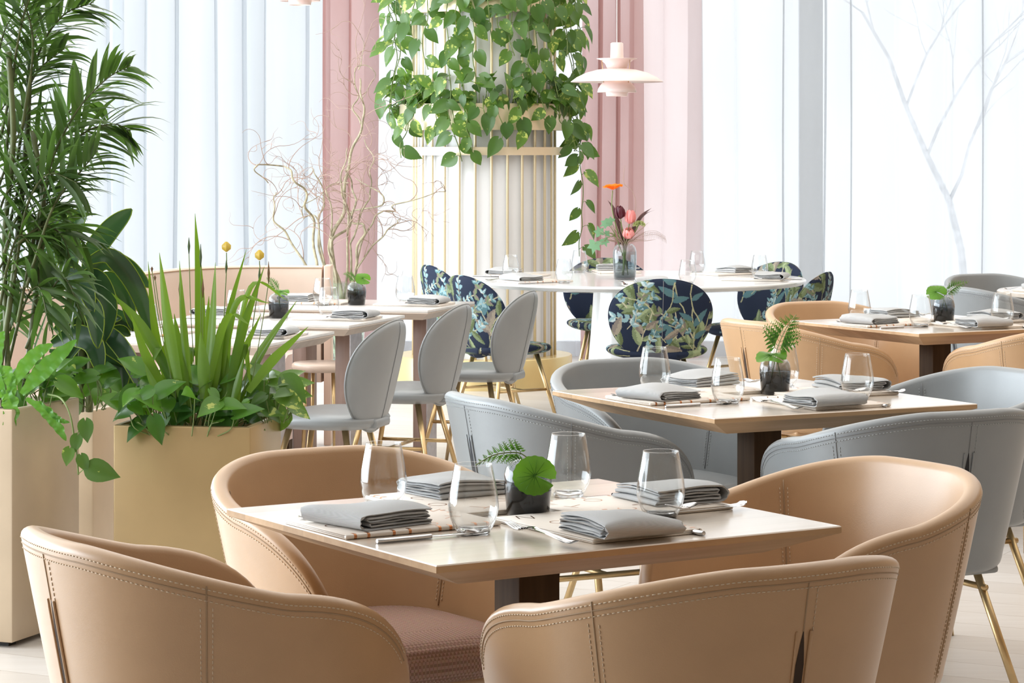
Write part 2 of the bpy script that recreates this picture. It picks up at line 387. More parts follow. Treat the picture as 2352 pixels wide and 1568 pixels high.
curtain('sheer_curtain', 'white sheer curtain panel hanging just behind the white column', xp(848), xp(1362), 17.46, MT['sheerb'], 5, .28)
curtain('sheer_curtain', 'long white sheer curtain filling the bright window on the right', xp(1592), 6.6, 17.42, MT['sheerb'], 11, .27)
curtain('pink_curtain', 'narrow dusky pink curtain panel behind the curly willow branches', xp(742), xp(858), 17.30, MT['pinksheer'], 21, .13, .05)
curtain('pink_curtain', 'rose pink curtain panel right of the column behind the flowers', xp(1350), xp(1462), 17.32, MT['pinksheer'], 29, .12, .045)
curtain('pink_curtain', 'pale pink curtain panel between the rose pink panel and the white sheer', xp(1460), xp(1612), 17.34, MT['pinksheer2'], 35, .15, .045)

# bare tree outside, seen faintly through the sheers
def bare_tree(base, seed, label):
    rg = random.Random(seed); m = MB()
    def br(p, d, r, L, dep):
        pts = [p]; rad = [r]
        for k in range(6):
            d = (d + Vector((rg.uniform(-.25, .25), rg.uniform(-.2, .2), rg.uniform(-.06, .14)))).normalized()
            pts.append(pts[-1] + d * L / 6); rad.append(r * (1 - .11 * (k + 1)))
            if dep > 0 and k >= 1:
                br(pts[-1], (d + Vector((rg.uniform(-1, 1), rg.uniform(-.6, .6), rg.uniform(-.3, .6)))).normalized(), rad[-1] * .6, L * rg.uniform(.5, .75), dep - 1)
        m.tube(pts, rad, 5)
    br(Vector(base), Vector((0, 0, 1)), .045, 3.2, 3)
    tag(m.build('bare_tree', MT['tree']), label, 'tree')
bare_tree((4.6, 26, -.1), 4, 'bare leafless tree outside, faint through the sheer curtain at right')

# ------------------------------------------------------------------ column with rods, rings and planters
CX, CY = (1112 - 1176) * 15.62 / F_PX, 15.62
col = thing('column', 'round white column with slim brass rods, gold rings and planter bands', 'column', (CX, CY, 0))
mb = MB(); mb.lathe([(.412, .16), (.412, 3.199)], 96); mb.build('shaft', MT['column'], col)
mb = MB(); mb.tube([(.432, 0, .165), (.432, 0, 3.19)], .0085, 8)
rodm = mb.mesh('rod', MT['rod'])
for k in range(28):
    o = bpy.data.objects.new('rod', rodm); C.objects.link(o); o.parent = col; o.rotation_euler = (0, 0, R(-90 + 6.4 + k * 360 / 28))
def band(name, z0, z1, ro, ri, mat):
    m = MB(); m.lathe([(ri, z0), (ro, z0), (ro, z1), (ro - .012, z1), (ro - .012, z1 - .03), (ri, z1 - .03)], 96)
    return m.build(name, mat, col, 40)
band('ring', 1.386, 1.434, .515, .42, MT['ring'])
band('planter_band', 1.535, 1.692, .515, .42, MT['ring']); band('planter_band', 2.235, 2.395, .515, .42, MT['ring'])
for z in (1.672, 2.375):
    m = MB(); m.lathe([(.42, z), (.502, z)], 64); m.build('soil', MT['soil'], col)
m = MB(); m.lathe([(.40, .178), (.53, .178), (.535, .172), (.535, 0.0)], 96); m.build('plinth', MT['plinth'], col, 40)

# ------------------------------------------------------------------ leaves
def heart_leaf(m, base, d, nrm, L, rnd, wid=.74, droop=.25, cup=.18):
    """heart leaf from its petiole joint: d along the blade, nrm = upper face"""
    d = Vector(d).normalized(); nrm = Vector(nrm); nrm = nrm - d * nrm.dot(d)
    nrm = nrm.normalized() if nrm.length > 1e-4 else d.orthogonal().normalized()
    s = d.cross(nrm); base = Vector(base)
    ts = [-.13, -.04, .08, .22, .38, .55, .72, .87, 1.0]; ws = [.16, .34, .46, .5, .485, .41, .27, .12, 0.004]
    vs_ = []
    for t, w in zip(ts, ws):
        for q in (-1, -.5, 0, .5, 1):
            tt = t if t > 0 or abs(q) > .2 else (.0 if t < -.1 else .03)
            if t < .1 and abs(q) == .5: tt = t - .02
            vs_.append(base + d * (tt * L) + s * (q * w * wid * L) + nrm * (L * (cup * abs(q) * w - droop * max(0, t) ** 2)))
    n = 5; fs = [(i * n + k, i * n + k + 1, (i + 1) * n + k + 1, (i + 1) * n + k) for i in range(len(ts) - 1) for k in range(4)]
    m.add(vs_, fs, None, rnd)

def rvec(rg, s=1): return Vector((rg.uniform(-s, s), rg.uniform(-s, s), rg.uniform(-s, s)))
def pothos_vine(lf, st, pts, rg, Lr=(.085, .125), step=.072, out=None, face=Vector((0, -1, .35)), r=.003):
    pts = catmull(pts, 6); st.tube(pts, r, 5)
    acc = 0; sd = 1; nxt = rg.uniform(.01, .05)
    for i in range(1, len(pts)):
        seg = (pts[i] - pts[i - 1]); acc += seg.length
        if acc >= nxt:
            nxt += step * rg.uniform(.7, 1.5); sd = -sd
            t = seg.normalized(); lat = t.cross(Vector((0, 1, 0))); lat = lat.normalized() if lat.length > .1 else Vector((1, 0, 0))
            o = out if out is not None else Vector((0, -1, 0))
            b = pts[i]; pd = (lat * sd * rg.uniform(.4, 1.1) + o * rg.uniform(.2, .8) + Vector((0, 0, rg.uniform(-.1, .6)))).normalized()
            e = b + pd * rg.uniform(.02, .05)
            st.tube([b, (b + e) / 2 + Vector((0, 0, .006)), e], .0016, 4)
            ld = (lat * sd * rg.uniform(.1, .9) + Vector((0, 0, -1)) * rg.uniform(.35, 1.1) + rvec(rg, .3)).normalized()
            heart_leaf(lf, e, ld, face + o * .4 + rvec(rg, .55), rg.uniform(*Lr), rg.random(), rg.uniform(.66, .8))

def ring_pt(a, r, z): return Vector((CX + r * math.sin(a), CY - r * math.cos(a), z))
def col_pothos(label, vines, bush, zrim, seed):
    rg = random.Random(seed); lf = MB(); st = MB()
    root = thing('trailing_pothos', label, 'plant', ring_pt(R(vines[0][0]), .47, zrim), 0, 'pothos plants in the column planters')
    for a, drop, drift in vines:
        a = R(a); o = Vector((math.sin(a), -math.cos(a), 0)); k = max(4, int(drop / .09))
        pts = [ring_pt(a, .46, zrim - .01), ring_pt(a, .49, zrim + .045), ring_pt(a, .54, zrim + .01)]
        for j in range(1, k + 1):
            q = j / k; aa = a + R(drift) * q + R(rg.uniform(-1.5, 1.5))
            pts.append(ring_pt(aa, .555 + .03 * math.sin(q * 5 + a * 3) + rg.uniform(0, .02), zrim - drop * q))
        pothos_vine(lf, st, pts, rg, out=o, face=o + Vector((0, -.9, .3)))
    for a0, a1, cnt in bush:
        for _ in range(int(cnt * .75)):
            a = R(rg.uniform(a0, a1)); o = Vector((math.sin(a), -math.cos(a), 0)); b = ring_pt(a, rg.uniform(.44, .50), zrim - .02)
            e = b + o * rg.uniform(-.01, .10) + Vector((0, 0, rg.uniform(.03, .19))) + rvec(rg, .03)
            st.tube([b, (b + e) / 2 + o * .01, e], .002, 4)
            heart_leaf(lf, e, o * rg.uniform(.2, 1) + Vector((0, 0, rg.uniform(-.8, .5))) + rvec(rg, .6), o + Vector((0, 0, .8)) + rvec(rg, .5), rg.uniform(.07, .115), rg.random())
    for mbx, nm, mt in ((lf, 'foliage', 'pothos'), (st, 'vines', 'vine')):
        ob = mbx.build(nm, MT[mt]); ob.parent = root; ob.matrix_parent_inverse = Matrix.Translation(-Vector(root.location))
col_pothos('pothos trailing from the left end of the upper planter band', [(-96, .30, 3), (-86, .62, 6), (-74, .42, -6), (-66, .80, -8), (-105, .26, -6)], [(-115, -52, 30)], 2.39, 1)
col_pothos('pothos trailing left of centre from the upper planter band', [(-50, .30, 3), (-38, .50, 2), (-22, .80, 3), (-17, .45, 1)], [(-55, -18, 16)], 2.39, 2)
col_pothos('pothos trailing from the middle of the upper planter band', [(-6, .62, 2), (2, .34, 4), (10, .28, 0)], [(-18, 14, 14)], 2.39, 3)
col_pothos('pothos trailing right of centre from the upper planter band', [(18, .42, 0), (27, .64, 4), (36, .48, -2), (45, .66, 3)], [(14, 50, 18)], 2.39, 4)
col_pothos('pothos with one very long vine on the right of the upper planter band', [(56, .42, 2), (62, .66, 4), (76, 1.62, 14), (90, .50, 6), (100, .38, 4)], [(50, 112, 28)], 2.39, 5)
col_pothos('pothos spilling from the left end of the lower planter band', [(-92, .06, 2), (-58, .32, 3), (-50, .16, 0)], [(-112, -45, 44)], 1.69, 6)
col_pothos('pothos spilling left of centre over the lower planter band', [(-32, .16, 6), (-23, .34, 10), (-12, .30, 6)], [(-48, -12, 22)], 1.69, 7)
col_pothos('pothos spilling from the middle of the lower planter band', [(0, .12, 4), (9, .26, 3)], [(-14, 16, 16)], 1.69, 8)
col_pothos('pothos spilling right of centre over the lower planter band', [(22, .16, 3), (40, .14, 4)], [(14, 48, 30)], 1.69, 9)
col_pothos('pothos spilling from the right end of the lower planter band', [(56, .20, 3), (64, .28, 6), (72, .36, 4), (82, .26, 3), (92, .28, 4)], [(46, 112, 60)], 1.69, 10)

# ------------------------------------------------------------------ pendant lamps
def pendant(label, loc, zc):
    t = thing('pendant_lamp', label, 'lamp', loc, 0, 'blush pendant lamps')
    def lt(nm, prof, mat, n=72, par=t):
        m = MB(); m.lathe(prof, n); o = m.build(nm, MT[mat], par); return o
    m = MB(); m.tube([(0, 0, .19), (0, 0, zc - loc[2])], .003, 6); m.build('cord', MT['blushin'], t)
    lt('cap', [(0.0, .198), (.026, .198), (.033, .194), (.035, .115), (.0345, .112)], 'blush')
    lt('top_shade', [(.105, .115), (.106, .113), (.085, .107), (.062, .088), (.050, .062), (.048, .062), (.058, .088), (.08, .108), (.105, .115)], 'blush')
    lt('main_shade', [(.055, .062), (.10, .057), (.16, .041), (.21, .017), (.241, -.006), (.2415, -.008), (.208, .011), (.158, .036), (.10, .052), (.055, .058)], 'blush')
    lt('middle_shade', [(.045, .003), (.066, -.004), (.086, -.022), (.098, -.042), (.103, -.062), (.101, -.062), (.095, -.040), (.083, -.022), (.064, -.008), (.045, -.001)], 'blush')
    lt('lower_shade', [(.060, -.056), (.058, -.066), (.055, -.082), (.053, -.082), (.056, -.062)], 'blush')
    lt('reflector', [(.052, -.078), (.035, -.05), (.02, -.02)], 'blushin', 32)
    lt('bulb', [(0, -.05), (.016, -.044), (.022, -.028), (.016, -.01), (0, 0)], 'bulb', 20)
    lt('upper_bulb_glow', [(0, .10), (.02, .095), (.022, .08), (0, .07)], 'bulb', 20)
    for a in (80, 200, 320):
        a = R(a); m = MB(); m.tube([(.085 * math.cos(a), .085 * math.sin(a), .106), (.075 * math.cos(a), .075 * math.sin(a), -.012)], .0018, 6); m.build('strut', MT['brass'], t)
    return t
pendant('blush pink tiered pendant lamp hanging right of the column vines', (P(1417, 185, 13.4).x, 13.4, 1.778), 3.2)
pendant('pendant lamp cut off by the top of the photo, only its base showing', (P(689, 0, 13).x, 13.0, 2.146 + .085), 3.2)

# ------------------------------------------------------------------ square tables
def T(cx, cy_, th): return Matrix.Translation((cx, cy_, 0)) @ Matrix.Rotation(th, 4, 'Z')
TABS = {1: (.027, 4.637, .556, .826, .770), 2: (.664, 6.901, .481, .808, .840), 3: (1.621, 9.843, .500, .780, .813)}
def square_table(k, label):
    cx, cy_, th, a, b = TABS[k]; zt = .75
    t = thing('dining_table', label, 'table', (cx, cy_, 0), th, 'square maple dining tables')
    A, B, i = a / 2, b / 2, .098
    lv = [(A - .002, B - .002, zt), (A, B, zt - .002), (A, B, zt - .0125), (A - i, B - i, zt - .052)]
    vs_ = [(sx * x, sy * y, z) for x, y, z in lv for sx, sy in ((-1, -1), (1, -1), (1, 1), (-1, 1))]
    fs = [(0, 1, 2, 3), (15, 14, 13, 12)] + [(l * 4 + q, l * 4 + 4 + q, l * 4 + 4 + (q + 1) % 4, l * 4 + (q + 1) % 4) for l in range(3) for q in range(4)]
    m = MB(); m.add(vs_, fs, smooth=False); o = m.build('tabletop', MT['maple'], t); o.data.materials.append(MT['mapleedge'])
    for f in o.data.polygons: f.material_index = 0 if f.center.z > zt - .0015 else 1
    m = MB(); m.box(0, 0, .355, .086, .086, .686, bev=.002); m.build('pedestal', MT['darkwood'], t)
    m = MB(); m.box(0, 0, .006, .5, .5, .012, bev=.003); m.build('base_plate', MT['bsteel'], t)
    return t
square_table(1, 'square maple dining table nearest the camera, with tan chairs around it')
square_table(2, 'square maple dining table among the grey chairs, in the middle')
square_table(3, 'square maple dining table cut by the right edge, tan chairs around it')

# ------------------------------------------------------------------ tub chairs
CA, CB, PM, ZB, TH = .328, .300, 126.0, .385, .036
def plan(ph, k=1.0):
    s, c = math.sin(ph), math.cos(ph); e = 2 / 2.35
    y = -CB * k * math.copysign(abs(c) ** e, c); return Vector((CA * k * math.copysign(abs(s) ** e, s), y * (1.62 if y > 0 else 1), 0))
def pnorm(ph):
    d = plan(ph + .01) - plan(ph - .01); return Vector((d.y, -d.x, 0)).normalized()
def rimz(ph):
    d = abs(math.degrees(ph)); z = .792 - .115 * (max(0, d - 15) / 100) ** 1.5
    if d > 90: z = .46 + (z - .46) * math.sqrt(max(0, 1 - ((d - 90) / 36.0) ** 2.7))
    return z
def kz(z): return lerp(.735, 1.0, ((z - ZB) / (.79 - ZB)) ** .92 if z > ZB else 0)
def opt(ph, z): return plan(ph, kz(z)) + Vector((0, 0, z))
def shell_pt(u, v):
    ph = R(lerp(-PM, PM, u)); zr = rimz(ph); n = pnorm(ph)
    th = TH * interp(abs(math.degrees(ph)), [0, 110, 126], [1, .95, .8]); r = th / 2
    if v < .06:                                    # underside lip
        q = v / .06; k = kz(ZB + .03) ; p = plan(ph, k) - n * (th + .02) * (1 - q) - n * .022 * q; return (p.x, p.y, ZB)
    if v < .14:
        q = (v - .06) / .08; a = q * math.pi / 2; p = plan(ph, kz(ZB + .03)) - n * .022 * (1 - math.sin(a)); return (p.x, p.y, ZB + .03 - .03 * math.cos(a))
    if v < .5:
        q = (v - .14) / .36; z = lerp(ZB + .03, zr - r * .8, q); p = opt(ph, z); return p[:]
    if v < .68:
        q = (v - .5) / .18; a = q * math.pi; p = plan(ph, kz(zr - r * .8)) - n * (r - r * math.cos(a)); return (p.x, p.y, zr - r * .8 + r * .8 * math.sin(a))
    q = (v - .68) / .32; z = lerp(zr - r * .8, .42, q); p = plan(ph, kz(z)) - n * th; return (p.x, p.y, z)
def tub_meshes(lea, seam, thread, slit, seatm):
    out = {}
    m = MB(); m.grid(shell_pt, 97, 46, cv=True)
    for i in (0, 96):
        idx = [i * 46 + k for k in range(46)]; m.f.append(tuple(idx if i == 0 else idx[::-1])); m.smooth.append(True)
    out['shell'] = (m.mesh('shell', MT[lea], 50), [])
    # piping seams: along the rim, two side seams, centre back seam
    def rimline(off, dz): return [plan(R(d), kz(rimz(R(d)) - dz)) + pnorm(R(d)) * off + Vector((0, 0, rimz(R(d)) - dz)) for d in np.linspace(-118, 118, 119)]
    def vline(d, z0, z1, off, n=14): return [opt(R(d), z) + pnorm(R(d)) * off for z in np.linspace(z0, z1, n)]
    def inner(d, z0, z1, off, n=14): return [plan(R(d), kz(z)) - pnorm(R(d)) * (TH + off) + Vector((0, 0, z)) for z in np.linspace(z0, z1, n)]
    m = MB(); m.tube(rimline(.0002, .026), .0013, 5)
    for d in (-64, 64): m.tube(vline(d, ZB + .02, rimz(R(d)) - .012, .0002), .0014, 5); m.tube(inner(d, .47, rimz(R(d)) - .016, .0005), .0012, 5)
    m.tube(vline(0, .69, .766, .0002), .0014, 5)
    out['piping'] = (m.mesh('piping', MT[seam]), [])
    m = MB()
    def dashes(pts, on=.0052, gap=.0034):
        L = 0; pos = on
        for a, b in zip(pts[:-1], pts[1:]):
            d = (b - a).length; s = 0
            while L + d > pos:
                q = (pos - L) / d; p = a.lerp(b, max(0, q)); t = (b - a).normalized() * on
                m.tube([p - t, p], .0009, 4); pos += on + gap
            L += d
    for dz in (.017, .035): dashes(rimline(.0006, dz))
    for d in (-64, 64):
        for e in (-2.0, 2.0): dashes(vline(d + e, ZB + .03, rimz(R(d)) - .04, .0006)); dashes(inner(d + e, .48, rimz(R(d)) - .03, .0005))
    dashes(vline(2.0, .69, .755, .0006))
    out['stitching'] = (m.mesh('stitching', MT[thread]), [])
    m = MB(); zs = np.linspace(.69, ZB + .012, 18); vs_ = []  # dark strip laid over the shell, painting the shade inside the opening
    for i, z in enumerate(zs):
        w = .75 * min(1, i / 3) + .05
        vs_ += [opt(R(-w), z) + pnorm(0) * .0006, opt(R(w), z) + pnorm(0) * .0006]
    m.add(vs_, [(2 * i, 2 * i + 1, 2 * i + 3, 2 * i + 2) for i in range(17)])
    out['back_slit_shade'] = (m.mesh('back_slit_shade', MT[slit]), [])
    m = MB(); fl = [opt(R(1.5), z) + pnorm(R(2)) * .002 for z in zs[::-1]]; m.tube(fl, .0026, 8)
    fl = [opt(R(-1.4), z) + pnorm(R(2)) * .001 for z in zs[::-1]]; m.tube(fl, .0018, 8)
    out['slit_welt'] = (m.mesh('slit_welt', MT[lea]), [])
    # seat cushion and pan
    def seat(u, v):
        a = 2 * math.pi * u; c, s = math.cos(a), math.sin(a); e = 2 / 3.6
        X = math.copysign(abs(c) ** e, c); Y = math.copysign(abs(s) ** e, s)
        fy = .27; by = -.205; hw = lerp(.205, .228, (Y + 1) / 2)
        pr = [(0, .478), (.5, .477), (.86, .470), (.96, .458), (1, .440), (1, .412), (.965, .395), (0, .393)]
        i = v * (len(pr) - 1); k = min(len(pr) - 2, int(i)); r = lerp(pr[k][0], pr[k + 1][0], i - k); z = lerp(pr[k][1], pr[k + 1][1], i - k)
        return (X * hw * r, (by + fy) / 2 + Y * (fy - by) / 2 * r, z)
    m = MB(); m.grid(seat, 56, 29, cu=True); out['seat'] = (m.mesh('seat', MT[seatm]), [])
    m = MB(); m.box(0, .03, .384, .36, .40, .02, bev=.008); out['seat_pan'] = (m.mesh('seat_pan', MT[lea]), [])
    legs = []
    for sx in (-1, 1):
        for sy in (-1, 1):
            m = MB(); m.tube([(sx * .150, .03 + sy * .135, .395), (sx * .235, .02 + sy * .235, .0)], .0105, 10); legs.append(m.mesh('leg', MT['brass']))
    out['leg'] = legs
    st = []
    def lp(sx, sy, z): q = (.395 - z) / .395; return Vector((sx * lerp(.150, .235, q), lerp(.03, .02, q) + sy * lerp(.135, .235, q), z))
    for sx in (-1, 1):
        a, b = lp(sx, -1, .335), lp(sx, 1, .335); d = (b - a).normalized() * .018
        m = MB(); m.tube([a - d, b + d], .008, 8); st.append(m.mesh('stretcher', MT['brass']))
    m = MB(); m.tube([lp(-1, 0, .335), lp(1, 0, .335)], .008, 8); st.append(m.mesh('stretcher', MT['brass']))
    out['stretcher'] = st
    return out
def place_mesh(nm, me, par):
    o = bpy.data.objects.new(nm, me); C.objects.link(o); o.parent = par; return o
def tub_chair(ms, label, loc, rz, group):
    t = thing('tub_chair', label, 'chair', loc, rz, group)
    sh = place_mesh('shell', ms['shell'][0], t)
    for k in ('piping', 'stitching', 'back_slit_shade', 'slit_welt'):
        o = place_mesh(k, ms[k][0], sh)
        if k == 'stitching': o['kind'] = 'stuff'
    place_mesh('seat', ms['seat'][0], t); place_mesh('seat_pan', ms['seat_pan'][0], t)
    for me in ms['leg']: place_mesh('leg', me, t)
    for me in ms['stretcher']: place_mesh('stretcher', me, t)
    return t
TUB_B = tub_meshes('beige', 'beige_seam', 'beige_thread', 'slit', 'weave')
TUB_G = tub_meshes('grey', 'grey_seam', 'grey_thread', 'slit_shade_grey', 'grey')
SIDE = {'L': (-1, 0, -90), 'F': (0, -1, 0), 'R': (1, 0, 90), 'B': (0, 1, 180)}   # side of the table -> outward normal, facing
def at_table(k, side, d, lat, label, ms, grp, spin=0):
    cx, cy_, th = TABS[k][:3] if k in TABS else k
    nx, ny, ang = SIDE[side]; M = T(cx, cy_, th)
    p = M @ Vector((nx * d - ny * lat, ny * d + nx * lat, 0))
    return tub_chair(ms, label, (p.x, p.y, 0), th + R(ang + spin), grp)
gb, gg = 'tan leather tub chairs', 'grey leather tub chairs'
at_table(1, 'L', .64, .03, 'tan leather tub chair at the lower left, its back to the planters', TUB_B, gb)
at_table(1, 'F', .60, -.065, 'tan leather tub chair at the bottom right, seen square from behind', TUB_B, gb)
at_table(1, 'R', .655, .0, 'tan leather tub chair right of the nearest table, glossy inside facing left', TUB_B, gb)
at_table(1, 'B', .57, .0, 'tan leather tub chair behind the nearest table with rose woven seat showing', TUB_B, gb)
at_table(2, 'L', .58, -.02, 'grey tub chair left of the middle table, its pale back toward the gold planter', TUB_G, gg)
at_table(2, 'F', .60, .02, 'grey tub chair at right seen from behind, its brass legs showing', TUB_G, gg)
at_table(2, 'R', .60, .0, 'grey tub chair right of the middle table, the inside of its back facing left', TUB_G, gg)
at_table(2, 'B', .57, -.04, 'grey tub chair behind the middle table, below the patterned chair', TUB_G, gg)
at_table(3, 'L', .60, .0, 'tan tub chair left of the table at the right edge, side seam toward the camera', TUB_B, gb)
at_table(3, 'B', .57, .0, 'tan tub chair behind the table at the right edge, only its curved rim showing', TUB_B, gb)
at_table(3, 'F', .60, .0, 'tan tub chair cut by the right edge, its arm rising above a grey chair', TUB_B, gb)
T4 = (2.76, 12.2, .50)
at_table(T4, 'L', .58, .0, 'pale grey tub chair behind the fern vase at the far right', TUB_G, gg)
at_table(T4, 'B', .60, .0, 'pale grey tub chair at the far right behind the round wooden table', TUB_G, gg)
t = thing('round_wood_table', 'small round wooden table cut by the right edge, farthest right', 'table', (T4[0], T4[1], 0))
m = MB(); m.lathe([(0, .75), (.443, .75), (.45, .745), (.45, .728), (.36, .70), (0, .70)], 72); m.build('tabletop', MT['maple'], t, 30)
m = MB(); m.box(0, 0, .355, .086, .086, .69, bev=.002); m.build('pedestal', MT['darkwood'], t)
m = MB(); m.box(0, 0, .006, .45, .45, .012, bev=.003); m.build('base_plate', MT['bsteel'], t)

# ------------------------------------------------------------------ banquette tables (pale tops), bench, stool
E_, F_ = Vector((.957, -.290, 0)), Vector((.290, .957, 0)); ZBT = .73
BT = {'C': (-.862, 9.067), 'A': (-.636, 10.03), 'B': (-.360, 10.99)}
TH_B = math.atan2(-.290, .957); LB_, WB_ = .82, .66
def banq_frame(k): c = BT[k]; p = Vector((c[0], c[1], 0)) - E_ * (LB_ / 2) + F_ * (WB_ / 2); return (p.x, p.y, TH_B)
def banq_table(k, label):
    cx, cy_, th = banq_frame(k); zt = ZBT
    t = thing('banquette_table', label, 'table', (cx, cy_, 0), th, 'pale topped tables along the banquette')
    A, B, i = LB_ / 2, WB_ / 2, .035
    m = MB(); m.box(0, 0, zt - .006, LB_, WB_, .012, bev=.0015); m.build('tabletop', MT['marble'], t)
    lv = [(A, B, zt - .012), (A, B, zt - .016), (A - i, B - i, zt - .045)]
    vs_ = [(sx * x, sy * y, z) for x, y, z in lv for sx, sy in ((-1, -1), (1, -1), (1, 1), (-1, 1))]
    fs = [(11, 10, 9, 8)] + [(l * 4 + q, l * 4 + 4 + q, l * 4 + 4 + (q + 1) % 4, l * 4 + (q + 1) % 4) for l in range(2) for q in range(4)]
    m = MB(); m.add(vs_, fs, smooth=False); m.build('wooden_edge', MT['limed'], t)
    for sx in (-1, 1):
        m = MB(); m.box(sx * (A - .128), 0, .35, .062, .13, .68, bev=.002); p = m.build('slab_leg', MT['roseply'], t)
        m = MB(); m.box(sx * (A - .128 + .033), 0, .35, .004, .131, .68); m.build('steel_edge', MT['bsteel'], p)
        m = MB(); m.box(sx * (A - .128), 0, .005, .16, .40, .010, bev=.003); m.build('foot_plate', MT['bsteel'], t)
banq_table('C', 'pale topped banquette table closest to the camera, right behind the iris leaves')
banq_table('A', 'pale topped banquette table, middle one of the three beside the grey chairs')
banq_table('B', 'pale topped banquette table farthest back, in front of the willow vase')

bp = [(-.905, 12.42), (-1.05, 12.44), (-1.223, 12.44), (-1.40, 12.38), (-1.56, 12.22), (-1.68, 11.9), (-1.80, 11.35), (-2.0, 10.55), (-2.2, 9.75), (-2.35, 9.1)]
cv = catmull([(x, y, 0) for x, y in bp], 8)
def sidev(i):
    t = (cv[min(i + 1, len(cv) - 1)] - cv[max(i - 1, 0)]).normalized(); return Vector((-t.y, t.x, 0))   # towards the room
bench = thing('banquette_bench', 'long curved blush banquette bench with a high back at left', 'bench', (0, 0, 0))
def sweep(name, mat, prof, i0=0, i1=None):
    i1 = len(cv) if i1 is None else i1; m = MB(); idx = list(range(i0, i1)); n = len(prof)
    vs_ = []
    for i in idx:
        s = sidev(i)
        for o, z in prof: vs_.append(cv[i] + s * o + Vector((0, 0, z)))
    k = len(idx); fs = [(a * n + b, a * n + (b + 1) % n, (a + 1) * n + (b + 1) % n, (a + 1) * n + b) for a in range(k - 1) for b in range(n)]
    fs += [tuple(range(n))[::-1], tuple((k - 1) * n + b for b in range(n))]
    m.add(vs_, fs); return m.build(name, MT[mat], bench, 35)
rs = -1 if sidev(20).x < 0 else 1
def pf(pts): return [(o * rs, z) for o, z in pts]
sweep('bench_back', 'bench', pf([(.0, .30), (.085, .30), (.09, .45), (.075, .80), (.068, .845), (.05, .858), (.02, .858), (.0, .845)]))
sweep('back_piping', 'beige_seam', pf([(.066, .846), (.071, .846), (.071, .851), (.066, .851)]))
sweep('bench_seat', 'pinkseat', pf([(.09, .36), (.47, .36), (.50, .385), (.50, .42), (.485, .445), (.45, .458), (.12, .458), (.09, .44)]), 4)
sweep('bench_base', 'pinkseat', pf([(.03, .06), (.46, .06), (.46, .36), (.03, .36)]), 4)
sweep('toe_kick', 'darkwood', pf([(.05, 0), (.43, 0), (.43, .06), (.05, .06)]), 4)
m = MB(); m.box(-.885, 12.42 - .03 * 1, .43, .034, .16, .862, bev=.004); m.build('end_panel', MT['benchp'], bench)

Ys = 11.2
t = thing('round_stool', 'round pale wooden stool on brass legs between the banquette and grey chairs', 'stool', (P(742, 0, Ys).x, Ys, 0))
m = MB(); m.lathe([(0, .49), (.128, .49), (.136, .482), (.136, .464), (.128, .454), (0, .454)], 56); m.build('seat', MT['palewood'], t)
for a in (35, 125, 215, 305):
    m = MB(); m.tube([(.085 * math.cos(R(a)), .085 * math.sin(R(a)), .457), (.105 * math.cos(R(a)), .105 * math.sin(R(a)), 0)], .0085, 8); m.build('leg', MT['brass'], t)
t = thing('slim_brass_post', 'slim brass post rising behind the round wooden stool', 'post', (P(801, 0, 11.8).x, 11.8, 0))
m = MB(); m.tube([(0, 0, .01), (0, 0, .66)], .011, 10); m.build('post', MT['brass'], t)
m = MB(); m.lathe([(0, .012), (.10, .012), (.105, .008), (.105, 0)], 40); m.build('foot_disc', MT['brass'], t)

